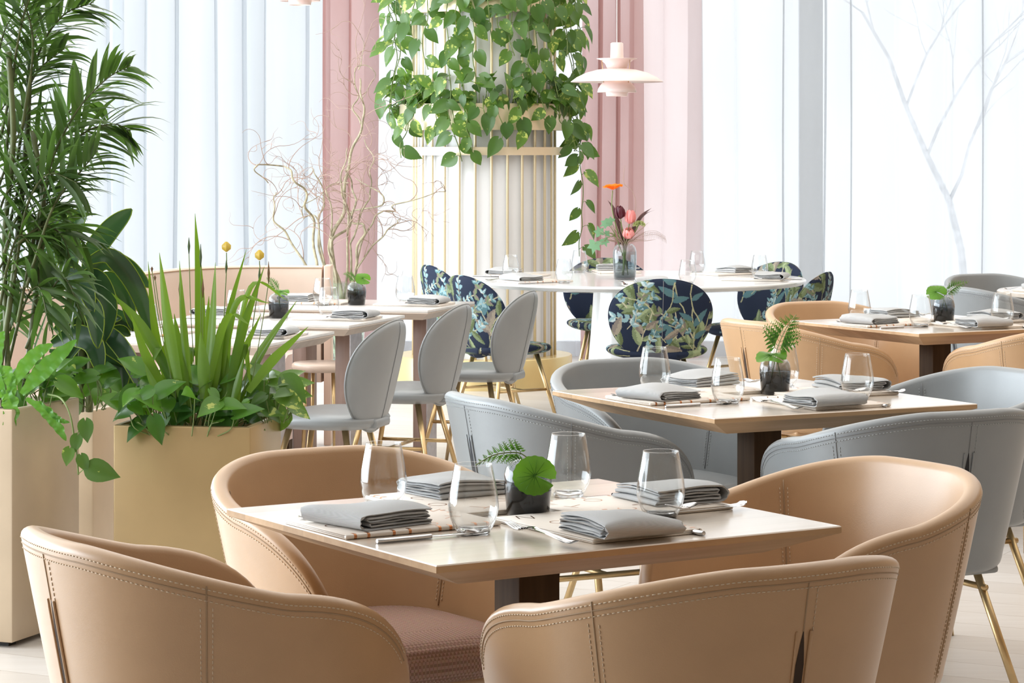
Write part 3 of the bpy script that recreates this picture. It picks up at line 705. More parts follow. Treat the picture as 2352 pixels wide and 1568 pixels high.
# ------------------------------------------------------------------ shell chairs (grey, and botanical print)
BW, BH = .25, .208
def back_pt(th, r, sgn):
    e = 2 / 2.06; c, s = math.cos(th), math.sin(th)
    x = BW * math.copysign(abs(c) ** e, c) * r; z = BH * math.copysign(abs(s) ** e, s) * r
    x *= 1 + .07 * (z / BH); t = .024 * (1 - r ** 6) ** .5 if r < 1 else 0
    y = .95 * x * x + (-t if sgn > 0 else t)
    if sgn > 0: y -= .012 * max(0, 1 - abs(x) / .02) * 0
    return (x, y, z)
def beetle_meshes(mat, seam, print_seed=None, nr=26, na=72):
    out = {}
    def disc_pair(fn, name):
        m = MB(); vs_ = []; fs = []
        for sgn in (1, -1):
            o = len(vs_); vs_.append(fn(0, 0, sgn))
            for i in range(1, nr + 1):
                for k in range(na): vs_.append(fn(2 * math.pi * k / na, (i / nr) ** .8, sgn))
            for k in range(na): fs.append((o, o + 1 + k, o + 1 + (k + 1) % na))
            for i in range(nr - 1):
                for k in range(na):
                    a = o + 1 + i * na; fs.append((a + k, a + (k + 1) % na, a + na + (k + 1) % na, a + na + k))
        m.add(vs_, fs); me = m.mesh(name, MT[mat])
        b = bmesh.new(); b.from_mesh(me); bmesh.ops.remove_doubles(b, verts=b.verts, dist=1e-5); bmesh.ops.recalc_face_normals(b, faces=b.faces[:]); b.to_mesh(me); b.free()
        me.polygons.foreach_set('use_smooth', [True] * len(me.polygons))
        return me
    out['backrest'] = disc_pair(back_pt, 'backrest')
    def seat_pt(th, r, sgn):
        e = 2 / 2.5; c, s = math.cos(th), math.sin(th)
        x = .245 * math.copysign(abs(c) ** e, c) * r; y = .205 * math.copysign(abs(s) ** e, s) * r
        t = .032 * (1 - r ** 5) ** .5 if r < 1 else 0
        return (x, y, .435 + (t if sgn > 0 else -t) + .25 * x * x)
    out['seat'] = disc_pair(seat_pt, 'seat')
    if print_seed is not None:
        for k in ('backrest', 'seat'): paint(out[k], print_seed, k)
    m = MB(); m.tube([Vector(back_pt(math.pi / 2 if z > 0 else -math.pi / 2, abs(z), 1)) + Vector((0, -.0004, 0)) for z in np.linspace(-.97, .97, 30)], .0016, 5)
    out['centre_seam'] = m.mesh('centre_seam', MT[seam])
    m = MB(); m.tube([back_pt(2 * math.pi * k / 90, 1.0, 1) for k in range(91)], .0028, 6); out['edge_piping'] = m.mesh('edge_piping', MT[mat])
    if print_seed is not None: paint(out['edge_piping'], print_seed, 'backrest')
    legs = []
    for sx in (-1, 1):
        for sy, yy in ((-1, -.10), (1, .11)):
            m = MB(); m.tube([(sx * .115, yy, .42), (sx * .205, yy + sy * .095, 0)], [.0125, .0075], 10); legs.append(m.mesh('leg', MT['brass']))
    out['leg'] = legs
    def lp(sx, sy, z): q = (.42 - z) / .42; yy = -.10 if sy < 0 else .11; return Vector((sx * lerp(.115, .205, q), yy + sy * .095 * q, z))
    st = []
    for sx in (-1, 1):
        m = MB(); m.tube([lp(sx, -1, .235), lp(sx, 1, .235)], .0075, 8); st.append(m.mesh('stretcher', MT['brass']))
    m = MB(); m.tube([(lp(-1, -1, .235) + lp(-1, 1, .235)) / 2, (lp(1, -1, .235) + lp(1, 1, .235)) / 2], .0075, 8); st.append(m.mesh('stretcher', MT['brass']))
    m = MB(); m.box(0, -.178, .43, .16, .06, .035, bev=.012); out['joint'] = m.mesh('back_joint', MT[mat])
    if print_seed is not None: paint(out['joint'], print_seed, 'seat')
    out['stretcher'] = st
    return out

def paint(me, seed, which):
    """woven botanical print: leaves, sprigs and twigs over navy, kept as a colour attribute of the cloth"""
    rg = random.Random(seed); n = len(me.vertices)
    co = np.empty(n * 3); me.vertices.foreach_get('co', co); co = co.reshape(-1, 3)
    if which == 'backrest': p = co[:, [0, 2]].copy(); p[:, 0] += np.where(co[:, 1] > .95 * co[:, 0] ** 2 + .001, 3.1, 0)   # inner face shows another part of the cloth
    else: p = co[:, [0, 1]].copy()
    p0 = p.copy(); p0[:, 0] = np.where(p0[:, 0] > 1.5, p0[:, 0] - 3.1, p0[:, 0])
    navy = (.012, .020, .045); col = np.tile(np.array(navy), (n, 1))
    h = np.sin(p[:, 0] * 310 + 3 * np.sin(p[:, 1] * 190)) * np.sin(p[:, 1] * 270 + 2 * np.sin(p[:, 0] * 230))
    teal, sage, olive, taupe, cream, sky = (.085, .175, .19), (.175, .225, .12), (.10, .13, .055), (.20, .17, .145), (.45, .42, .29), (.23, .37, .40)
    def leaf(c, ang, L, wd, colr, col2):
        d = np.array([math.cos(ang), math.sin(ang)]); q = p0 - c; u = q @ d / L; v = (q[:, 0] * -d[1] + q[:, 1] * d[0]) / (L * wd)
        v = v + .25 * (u - .5) ** 2
        ins = (u > 0) & (u < 1) & (np.abs(v) < .5 * np.sin(np.pi * np.clip(u, 0, 1) ** .75) ** .8 * (1 + .12 * h))
        k = (v > .02 + .15 * h)
        col[ins & k & side] = colr; col[ins & ~k & side] = col2
    def twig(pts, w, colr):
        for a, b in zip(pts[:-1], pts[1:]):
            a, b = np.array(a), np.array(b); d = b - a; t = np.clip(((p0 - a) @ d) / (d @ d), 0, 1)
            dist = np.linalg.norm(p0 - a - t[:, None] * d, axis=1); col[(dist < w) & side] = colr
    for face in (0, 1):
        side = (p[:, 0] > 1.5) if face else (p[:, 0] <= 1.5)
        for _ in range(23 if which == 'backrest' else 26):       # twigs with leaves, growing upwards
            x, y = rg.uniform(-.24, .24), rg.uniform(-.24, .10); a = R(rg.uniform(35, 145)); pts = [(x, y)]; kind = rg.random()
            for k in range(7):
                a += rg.uniform(-.35, .35); x += math.cos(a) * .03; y += math.sin(a) * .03; pts.append((x, y))
            twig(pts, rg.uniform(.0018, .0034), cream if kind < .6 else (.40, .40, .24))
            big = kind > .45
            for k in range(1, 8):
                sd = 1 if k % 2 else -1
                L = rg.uniform(.065, .115) if big else rg.uniform(.026, .042)
                c1, c2 = rg.choice([(sage, olive), (olive, sage), (taupe, (.30, .26, .2)), (sage, (.30, .36, .2)), (teal, (.08, .17, .2))]) if big else rg.choice([(sky, teal), (sky, sky), (teal, sky), ((.45, .55, .55), sky), (taupe, sage)])
                if big and rg.random() < .35: continue
                for s2 in ((sd,) if big else (-1, 1)):
                    leaf(np.array(pts[k]), a + s2 * rg.uniform(.5, 1.1), L, rg.uniform(.30, .42) if big else .55, c1, c2)
    at = me.color_attributes.new('print', 'FLOAT_COLOR', 'POINT'); at.data.foreach_set('color', np.c_[col, np.ones(n)].astype(np.float32).ravel())

def beetle(ms, label, x, y, rz, group):
    t = thing('shell_chair', label, 'chair', (x, y, 0), R(rz), group)
    b = place_mesh('backrest', ms['backrest'], t); b.location = (0, -.212, .598); b.rotation_euler = (R(13), 0, 0)
    place_mesh('centre_seam', ms['centre_seam'], b); place_mesh('edge_piping', ms['edge_piping'], b)
    place_mesh('seat', ms['seat'], t); place_mesh('back_joint', ms['joint'], t)
    for me in ms['leg']: place_mesh('leg', me, t)
    for me in ms['stretcher']: place_mesh('stretcher', me, t)
    return t
BG = beetle_meshes('grey', 'grey_seam')
PR = [beetle_meshes('floral', 'grey_seam', s, 130 if s == 11 else 90, 400 if s == 11 else 260) for s in (11, 23)]
def end_chair(k, label, f=.33, e=.108, rot=0):
    c = Vector((BT[k][0], BT[k][1], 0)) + F_ * f + E_ * e; beetle(BG, label, c.x, c.y, 73.2 + rot, 'grey shell chairs at the banquette tables')
end_chair('C', 'grey shell chair nearest the gold planter, first of the three in a row')
end_chair('A', 'grey shell chair in the middle of the row of three')
end_chair('B', 'grey shell chair farthest back of the row, near the patterned chair')
gp = 'botanical print chairs around the white round table'
def print_chair(label, px, Y, rz, mesh=1):
    f = Vector((-math.sin(R(rz)), math.cos(R(rz)), 0)); p = Vector(((px - 1176) * Y / F_PX, Y, 0)) + f * .238
    beetle(PR[mesh], label, p.x, p.y, rz, gp)
print_chair('dark botanical print chair in front of the white table, back to the camera', 1522, 12.24, 4, 0)
print_chair('botanical print chair at the left of the white table, behind the grey chairs', 1066, 12.6, -56)
print_chair('botanical print chair farthest left, peeking out in front of the column', 990, 13.75, -66)
print_chair('botanical print chair on the far side of the white table, behind the flower vase', 1392, 14.62, 184)
print_chair('botanical print chair at the right of the white table, facing it', 1792, 14.1, 128)
print_chair('botanical print chair farthest right, seen edge on beside a tan chair', 1893, 12.95, 66)

# ------------------------------------------------------------------ white round table
RTX, RTY, RTR = .640, 13.36, .885
t = thing('round_table', 'large round white table with a flower vase in the middle', 'table', (RTX, RTY, 0))
m = MB(); m.lathe([(0, .75), (RTR - .006, .75), (RTR, .744), (RTR, .738), (RTR - .02, .722), (RTR - .12, .712), (0, .712)], 128); m.build('tabletop', MT['white'], t, 30)
m = MB(); m.lathe([(.215, .712), (.222, .6), (.232, .45), (.25, .25), (.275, .1), (.30, .03), (.31, .0)], 72); m.build('pedestal', MT['white'], t, 30)

# ------------------------------------------------------------------ table settings
def glass_proto():
    t = bpy.data.objects.new('wine_glass', None)
    g = 1.05; m = MB(); m.lathe([(r * g, z * g) for r, z in [(.0275, .004), (.031, .008), (.038, .024), (.0418, .040), (.0420, .048), (.0395, .068), (.0350, .092), (.0312, .113), (.0306, .1145), (.0300, .113), (.0338, .092), (.0383, .068), (.0407, .048), (.0404, .040), (.0365, .024), (.027, .0115), (0, .0095)]], 56)
    b = bpy.data.objects.new('bowl', m.mesh('bowl', MT['clear'])); b.parent = t
    m = MB(); m.lathe([(r * g, z * g) for r, z in [(0, .0088), (.024, .0095), (.0272, .0065), (.0278, .003), (.026, .0002), (.02, .001), (0, .0022)]], 48)
    c = bpy.data.objects.new('glass_base', m.mesh('glass_base', MT['glassbase'])); c.parent = t
    return t
def strokes(m, ch, x, y, s, z, w=.0022, rot=0):
    """a printed letter from thin flat strokes"""
    def line(pts):
        for (ax, ay), (bx, by) in zip(pts[:-1], pts[1:]):
            d = Vector((bx - ax, by - ay, 0)); n = Vector((-d.y, d.x, 0)).normalized() * w / 2 / s
            q = [Vector((ax, ay, 0)) + n, Vector((bx, by, 0)) + n, Vector((bx, by, 0)) - n, Vector((ax, ay, 0)) - n]
            M = Matrix.Translation((x, y, z)) @ Matrix.Rotation(rot, 4, 'Z') @ Matrix.Scale(s, 4)
            m.add(q, [(0, 1, 2, 3)], M)
    arc = lambda a0, a1, cx=0, cy_=0, r=.5: [(cx + r * math.cos(R(a)), cy_ + r * math.sin(R(a))) for a in np.linspace(a0, a1, 14)]
    L = {'O': [arc(0, 360)], 'C': [arc(50, 310)], 'N': [[(-.4, -.5), (-.4, .5), (.4, -.5), (.4, .5)]], 'T': [[(-.45, .5), (.45, .5)], [(0, .5), (0, -.5)]],
         'U': [[(-.4, .5), (-.4, -.1)] + arc(180, 360, 0, -.1, .4) + [(.4, .5)]], 'A': [[(-.45, -.5), (0, .5), (.45, -.5)], [(-.25, -.1), (.25, -.1)]], 'D': [[(-.3, -.5), (-.3, .5)] + arc(90, -90, -.2, 0, .5) + [(-.3, -.5)]]}
    for l in L[ch]: line(l)
def menu_proto(seed):
    rg = random.Random(seed); t = bpy.data.objects.new('menu_folder', None)
    w, h = .225, .31
    def leaf(z, nm, mat, dx, th=.0026):
        m = MB(); m.box(dx, 0, z, w, h, th, bev=.001, seg=1); o = bpy.data.objects.new(nm, m.mesh(nm, MT[mat])); o.parent = t; return o
    leaf(.0016, 'back_cover', 'menu', 0); leaf(.0044, 'pages', 'pages', -.002, .0022); top = leaf(.0072, 'front_cover', 'menu', 0, .0030)
    m = MB(); m.tube([(w / 2 - .0008, -h / 2, .0044), (w / 2 - .0008, h / 2, .0044)], .0044, 10); sp = bpy.data.objects.new('spine', m.mesh('spine', MT['menu'])); sp.parent = t
    m = MB()
    for ch, x, y in zip('NTOCUADO', (-.07, .03, .075, -.05, .06, -.02, -.08, .01), (.12, .10, .03, .04, -.06, -.01, -.10, -.12)): strokes(m, ch, x, y, .034, .0089, .0024, R(rg.uniform(-40, 40)))
    for y in (-.138, -.112, -.062, -.030, .030, .052, .103, .128):           # letters that wrap round the spine
        for k in range(6):
            a0, a1 = R(90 - 30 * k), R(90 - 30 * (k + 1)); c = Vector((w / 2 - .0008, y, .0044)); r = .0046
            q = [c + Vector((r * math.cos(a), dy, r * math.sin(a))) for a, dy in ((a0, -.0028), (a0, .0028), (a1, .0028), (a1, -.0028))]; m.add(q, [(0, 1, 2, 3)])
        m.box(w / 2 - .005, y, .00885, .009, .0054, .0003)
    o = bpy.data.objects.new('lettering', m.mesh('lettering', MT['copper'])); o.parent = top
    return t
def napkin_mesh(seed):
    rg = random.Random(seed); hw = .076; pitch = .0050; th = .0029
    zt_ = .0285; path = [(lerp(hw * .96, -hw * .80, k / 12), zt_) for k in range(13)]       # top layer, then one big fold round the diner's edge
    path += [(-hw * .80 - .0145 * math.cos(R(q)) * 1.25, (zt_ + .003) / 2 + (zt_ - .003) / 2 * math.sin(R(q))) for q in (70, 45, 20, 0, -20, -45, -70)]
    path += [(lerp(-hw * .78, hw * rg.uniform(.92, 1.04), k / 12), .003) for k in range(13)]
    z = .003; y = path[-1][0]; s_ = 1
    for l in range(4):
        for q in (-60, -20, 20, 60): path.append((y + s_ * .0030 * math.cos(R(q)), z + pitch / 2 + pitch / 2 * math.sin(R(q))))
        z += pitch; y2 = -s_ * hw * rg.uniform(.70, .80) if s_ > 0 else hw * rg.uniform(.85, .98)
        for k in range(11): path.append((lerp(y, y2, k / 10), z + .0006 * math.sin(k + l)))
        y = y2; s_ = -s_
    n = len(path); up = []; dn = []
    for i in range(n):
        a, b = path[max(0, i - 1)], path[min(n - 1, i + 1)]; d = Vector((b[0] - a[0], b[1] - a[1], 0)).normalized()
        up.append((path[i][0] - d.y * th / 2, path[i][1] + d.x * th / 2)); dn.append((path[i][0] + d.y * th / 2, path[i][1] - d.x * th / 2))
    ring = up + dn[::-1]; k = len(ring); nx = 25; m = MB(); vs_ = []
    ph = [rg.uniform(0, 6) for _ in range(4)]; tilt = rg.uniform(-.006, .006); sk = rg.uniform(-.10, .10)
    for i in range(nx):
        x = lerp(-.079, .079, i / (nx - 1)); edge = abs(x) / .079
        for y, z in ring:
            q = z / .036; puff = .0022 * q * math.sin(x * 34 + ph[0] + y * 18) + .0022 * q * math.sin(y * 38 + ph[1] + x * 14) + tilt * q * x / .08
            zz = z * (1 + .22 * (1 - (y / .085) ** 2) * (1 - edge ** 2)) * (1 - .10 * edge ** 3) + puff
            vs_.append((x + .004 * math.sin(y * 30 + ph[2]) * q + .0025 * math.sin(z * 900 + ph[3]) * edge + sk * y * q * .5, y + .006 * q * math.sin(x * 20 + ph[3]), max(.0004, zz)))
    fs = [(i * k + j, i * k + (j + 1) % k, (i + 1) * k + (j + 1) % k, (i + 1) * k + j) for i in range(nx - 1) for j in range(k)]
    fs += [(e + j, e + j + 1, e + k - 2 - j, e + k - 1 - j) for e in (0, (nx - 1) * k) for j in range(k // 2 - 1)]
    m.add(vs_, fs); return m.mesh('napkin', MT['linen'], 55)
def fork_mesh():
    m = MB(); L = .195
    def zc(y): return interp(y, [0, .012, .035, .09, .125, .150, .165, .195], [.012, .0062, .0045, .0105, .0125, .0065, .0055, .0125])
    def wd(y): return interp(y, [0, .004, .03, .07, .11, .125, .14, .152], [.004, .0095, .0085, .0048, .0038, .0065, .0115, .0120])
    ys = np.linspace(0, .152, 34); m.strip([(0, y, zc(y)) for y in ys], [wd(y) for y in ys], (1, 0, 0), -.18, 7)
    m.strip([(0, y, zc(y) - .0022) for y in ys], [wd(y) * .96 for y in ys], (1, 0, 0), -.10, 7)
    for k in range(4):
        x = -.0093 + k * .0062; y2 = np.linspace(.149, .195, 9)
        m.tube([(x * (1 - .04 * i), y, zc(y) - .001) for i, y in enumerate(y2)], [.0020] * 7 + [.0015, .0008], 6)
    return m.mesh('fork', MT['steel'])
def knife_mesh():
    m = MB()
    ys = np.linspace(0, .105, 18)
    m.grid(lambda u, v: ((lambda y, a: (interp(y, [0, .003, .02, .09, .105], [.004, .0072, .0075, .0062, .0050]) * math.cos(a), y, .0042 + .0040 * math.sin(a)))(u * .105, 2 * math.pi * v)), 18, 14, cv=True)
    m.grid(lambda u, v: ((lambda y, a: (interp(y, [.103, .115, .19, .212, .22], [.0048, .0085, .0095, .0065, .0012]) * math.cos(a) + interp(y, [.103, .19, .22], [0, .0, -.004]), y, .0038 + .0011 * math.sin(a)))(.103 + u * .117, 2 * math.pi * v)), 16, 10, cv=True)
    m.disc(.0038, 0, 8, Matrix.Translation((0, 0, .0042)) @ Matrix.Rotation(R(90), 4, 'X'))
    return m.mesh('knife', MT['steel'])
GL = glass_proto(); MN = [menu_proto(s) for s in (1, 2, 3)]; NP = [napkin_mesh(s) for s in range(6)]; FK, KN = fork_mesh(), knife_mesh()
def inst(proto, M, label, cat, group):
    r = proto.copy(); C.objects.link(r); r.matrix_world = M; r.empty_display_size = .05
    for ch in proto.children:
        c = ch.copy(); C.objects.link(c); c.parent = r
        for g in ch.children: d = g.copy(); C.objects.link(d); d.parent = c
    return tag(r, label, cat, group)
def inst_mesh(nm, me, M, label, cat, group):
    o = bpy.data.objects.new(nm, me); C.objects.link(o); o.matrix_world = M; return tag(o, label, cat, group)
seedn = [0]
def setting(frame, zt, where, g=(.18, .21), menu=True, fork=True, knife=True, napkin=True, glass=True, nrot=0, mo=(0, .185), no=(-.01, .10)):
    """one place: frame = matrix with x to the diner's right and y towards the table centre"""
    seedn[0] += 1; rg = random.Random(seedn[0] * 7)
    tz = Matrix.Translation((0, 0, zt)); mk = lambda x, y, z=0, a=0: frame @ Matrix.Translation((x, y, zt + z)) @ Matrix.Rotation(R(a), 4, 'Z')
    if menu: inst(MN[seedn[0] % 3], mk(mo[0] + rg.uniform(-.01, .01), mo[1] + rg.uniform(-.01, .01), .0003, rg.uniform(-3, 3)), 'cream copper lettered menu at ' + where, 'menu', 'menu folders on the tables')
    if napkin: inst_mesh('napkin', NP[seedn[0] % 6], mk(no[0] + rg.uniform(-.012, .012), no[1] + rg.uniform(-.008, .008), .0088, nrot + rg.uniform(-5, 5)), 'folded grey linen napkin at ' + where, 'napkin', 'grey linen napkins')
    if fork: inst_mesh('fork', FK, mk(-.128, .018, .0032, rg.uniform(-4, 10)) @ Matrix.Rotation(R(3), 4, 'X'), 'steel fork at ' + where, 'fork', 'forks on the tables')
    if knife: inst_mesh('knife', KN, mk(.135, .03, .0003, rg.uniform(-3, 3)), 'steel knife at ' + where, 'knife', 'knives on the tables')
    if glass: inst(GL, mk(g[0], g[1], .0003, rg.uniform(0, 90)), 'clear stemless glass at ' + where, 'glass', 'stemless glasses')
def sq_frame(k, side):
    cx, cy_, th, a, b = TABS[k]; nx, ny, ang = SIDE[side]; M = T(cx, cy_, th)
    return M @ Matrix.Translation((nx * a / 2, ny * b / 2, 0)) @ Matrix.Rotation(R(ang), 4, 'Z')
GP = {'F': (.20, .25), 'L': (.122, .227), 'R': (.19, .20), 'B': (.16, .14)}
for k, nm in ((1, 'nearest table'), (2, 'table with upright fern'), (3, 'table at the right edge')):
    for sd, sn in (('L', 'front left'), ('F', 'front right'), ('R', 'back right'), ('B', 'back left')):
        fr = sq_frame(k, sd)
        setting(fr, .75, 'the %s place of the %s' % (sn, nm), g=GP[sd], mo={'L': (-.04, .165), 'F': (.04, .205), 'R': (.0, .19), 'B': (.02, .19)}[sd],
                no={'L': (-.02, .10), 'F': (-.005, .092), 'R': (.0, .10), 'B': (-.01, .10)}[sd], nrot={'L': 12, 'F': 0, 'R': -6, 'B': 4}[sd])
for k, nm in (('C', 'closest banquette table'), ('A', 'middle banquette table'), ('B', 'farthest banquette table')):
    cx, cy_, th = banq_frame(k); M = T(cx, cy_, th)
    for sx, ang, sn in ((1, 90, 'chair side'), (-1, -90, 'bench side')):
        fr = M @ Matrix.Translation((sx * LB_ / 2, 0, 0)) @ Matrix.Rotation(R(ang), 4, 'Z')
        setting(fr, ZBT, 'the %s of the %s' % (sn, nm), g=(.15, .27))
for ang, sn in ((-87, 'the near place'), (216, 'the near left place'), (160, 'the far left place'), (97, 'the far place'), (38, 'the far right place'), (-20, 'the near right place')):
    fr = Matrix.Translation((RTX + RTR * math.cos(R(ang)), RTY + RTR * math.sin(R(ang)), 0)) @ Matrix.Rotation(R(ang + 90), 4, 'Z')
    setting(fr, .75, sn + ' of the white round table', g=(.2, .27), mo=(0, .24), no=(0, .16))
fr = T(*T4) @ Matrix.Translation((-.45, 0, 0)) @ Matrix.Rotation(R(-90), 4, 'Z')
setting(fr, .75, 'the small round wooden table', mo=(0, .22), no=(0, .16), glass=False)

# ------------------------------------------------------------------ smoked vases with a leaf and a fern sprig
def vase(label, loc, s=1.0):
    t = thing('smoked_vase', label, 'vase', loc, 0, 'smoked glass vases on the tables')
    pr = [(0, .0), (.034, .0), (.0375, .003), (.0400, .03), (.0425, .058), (.0420, .072), (.0385, .086), (.031, .095), (.0235, .099), (.021, .1005), (.0205, .0995), (.0300, .093), (.0370, .084), (.0405, .071), (.0408, .058), (.0385, .03), (.0355, .006), (0, .004)]
    m = MB(); m.lathe([(r * s, z * s) for r, z in pr], 56); m.build('vase_body', MT['smoke'], t)
    m = MB(); m.lathe([(0, .006), (.0352, .0065), (.0381, .03), (.0402, .056), (.039, .062), (0, .062)], 40); m.build('water', MT['water'], t)
    return t
def galax(label, c, nrm, rad, stem):
    """round toothed leaf with a notch, its stalk standing in the vase"""
    c = Vector(c); nrm = Vector(nrm).normalized(); s = nrm.cross(Vector((0, 0, 1))); s = s.normalized() if s.length > .1 else Vector((1, 0, 0)); u = s.cross(nrm)
    t = thing('galax_leaf', label, 'leaf', c[:], 0)
    m = MB(); n = 72; vs_ = [c - c]; 
    for i in range(1, 8):
        for k in range(n):
            a = R(200) + 2 * math.pi * k / n; q = k / n; rr = rad * (1 - .03 * (1 if (k % 4) < 2 else 0) * (i == 7)) * min(1, .30 + 6 * min(q, 1 - q) ** .6) * i / 7
            vs_.append(s * rr * math.cos(a) + u * rr * math.sin(a) * .9 + nrm * (.14 * rad * math.sin(3 * a) * (i / 7) ** 2 - .12 * rad * (i / 7) ** 2))
    fs = [(0, 1 + k, 2 + k) for k in range(n - 1)] + [(1 + (i - 1) * n + k, 1 + (i - 1) * n + k + 1, 1 + i * n + k + 1, 1 + i * n + k) for i in range(1, 7) for k in range(n - 1)]
    m.add(vs_, fs, None, .6); m.build('blade', MT['galax'], t)
    m = MB()
    for a in range(-130, 131, 26):
        d = (s * math.cos(R(a + 20)) + u * math.sin(R(a + 20)) * .9) * rad * .8; m.tube([nrm * .0006, d * .5 + nrm * .0004, d + nrm * (-.10 * rad * .6 + .0006)], [.0006, .0004, .0002], 4)
    m.build('veins', MT['fernleaf'], t)
    m = MB(); sp = [Vector(p) - c for p in stem]; m.tube(catmull([Vector((0, 0, 0))] + sp, 6), .0013, 5); m.build('stalk', MT['vine'], t)
def fern(label, pts, side, L=.045, seed=1, stem=()):
    rg = random.Random(seed); t = thing('fern_sprig', label, 'fern', pts[0], 0); o = Vector(pts[0])
    c = catmull([Vector(p) - o for p in pts], 7); m = MB(); st = MB(); sd = Vector(side).normalized()
    st.tube([Vector(p) - o for p in stem] + c, .0012, 5); N_ = len(c)
    for i in range(5, N_ - 1, 2):
        q = i / (N_ - 1); l = L * (1.12 - q) * (.65 + .35 * min(1, (i - 3) / 4)); d = (c[i] - c[i - 1]).normalized()
        for s in (-1, 1):
            dd = (sd * s * .9 + d * .55 + rvec(rg, .08)).normalized(); pin = [c[i] + dd * l * k / 6 + d * .1 * l * (k / 6) ** 2 for k in range(7)]
            st.tube(pin, .0006, 4)
            nrm = d.cross(sd).normalized()
            for k in range(1, 7):
                w = l * .20 * (1.15 - k / 7)
                for s2 in (-1, 1):
                    e = (d * s2 * .85 + dd * .55).normalized(); b = pin[k]
                    lat = nrm.cross(e) * w * .42
                    m.add([b, b + e * w * 1.2 + lat, b + e * w * 2.3, b + e * w * 1.2 - lat], [(0, 1, 2, 3)], None, rg.random())
    m.build('leaflets', MT['sprig'], t); st.build('rachis', MT['vine'], t)
V1 = Vector((.029, 4.655, .75)); vase('smoked glass vase with one round leaf on the nearest table', V1, 1.03)
galax('round green leaf leaning over the front of the vase on the nearest table', V1 + Vector((.012, -.046, .078)), (.12, -1, .10), .040, [V1 + Vector((-.004, -.02, .104)), V1 + Vector((-.005, .004, .09)), V1 + Vector((.01, .01, .02))])
fern('fern sprig lying out to the left of the vase on the nearest table', [V1 + Vector(p) for p in ((0, .005, .104), (-.02, .008, .113), (-.06, .0, .110), (-.095, -.005, .092))], (0.15, -.35, 1), .036, 3, [V1 + Vector((.008, 0, .02)), V1 + Vector((.002, .002, .08))])
V2 = Vector((.7155, 6.985, .75)); vase('smoked glass vase with an upright fern on the middle table', V2, 1.0)
galax('green leaf lying flat across the mouth of the vase on the middle table', V2 + Vector((-.012, -.012, .106)), (-.1, -.35, 1), .043, [V2 + Vector((.005, 0, .09)), V2 + Vector((.02, .005, .02))])
fern('fern sprig standing upright in the vase on the middle table', [V2 + Vector(p) for p in ((0, .0, .10), (.008, 0, .13), (.028, 0, .175), (.058, .005, .215))], (1, 0, -.3), .075, 5, [V2 + Vector((-.015, 0, .02)), V2 + Vector((-.003, .0, .08))])
V3 = Vector((1.664, 9.90, .75)); vase('smoked glass vase with leaf and fern on the table at the right edge', V3, 1.0)
galax('green leaf hanging left over the vase on the table at the right edge', V3 + Vector((-.03, -.01, .118)), (-.2, -.8, .6), .04, [V3 + Vector((0, 0, .09)), V3 + Vector((.02, .005, .02))])
fern('thin fern sprig reaching right from the vase on the table at the right edge', [V3 + Vector(p) for p in ((0, .0, .10), (.025, 0, .128), (.055, 0, .145), (.098, .005, .157))], (-.3, -.2, 1), .04, 7, [V3 + Vector((-.01, 0, .03)), V3 + Vector((0, 0, .09))])
VA = PZ(640, 730, ZBT); vase('smoked glass vase half hidden by iris leaves on the middle banquette table', VA, 1.0)
galax('leaf in the vase half hidden by iris leaves on a banquette table', VA + Vector((.015, -.01, .108)), (0, -.5, 1), .03, [VA + Vector((0, 0, .09)), VA + Vector((.01, .005, .02))])
fern('fern sprig leaning left in the vase half hidden by iris leaves', [VA + Vector(p) for p in ((0, .0, .10), (-.012, 0, .125), (-.03, 0, .15), (-.05, .005, .165))], (.8, -.2, .5), .032, 9, [VA + Vector((.01, 0, .03)), VA + Vector((0, 0, .09))])
VB = PZ(819, 700, ZBT); vase('smoked glass vase on the farthest banquette table before the willow branches', VB, 1.0)
galax('bright leaf tipping right over the vase on the farthest banquette table', VB + Vector((.030, -.01, .118)), (.3, -.8, .6), .036, [VB + Vector((0, 0, .09)), VB + Vector((-.01, .005, .02))])
fern('small fern sprig leaning left in the vase on the farthest banquette table', [VB + Vector(p) for p in ((0, .0, .10), (-.015, 0, .12), (-.035, 0, .135), (-.06, .005, .137))], (.3, -.2, .9), .03, 11, [VB + Vector((.01, 0, .03)), VB + Vector((0, 0, .09))])

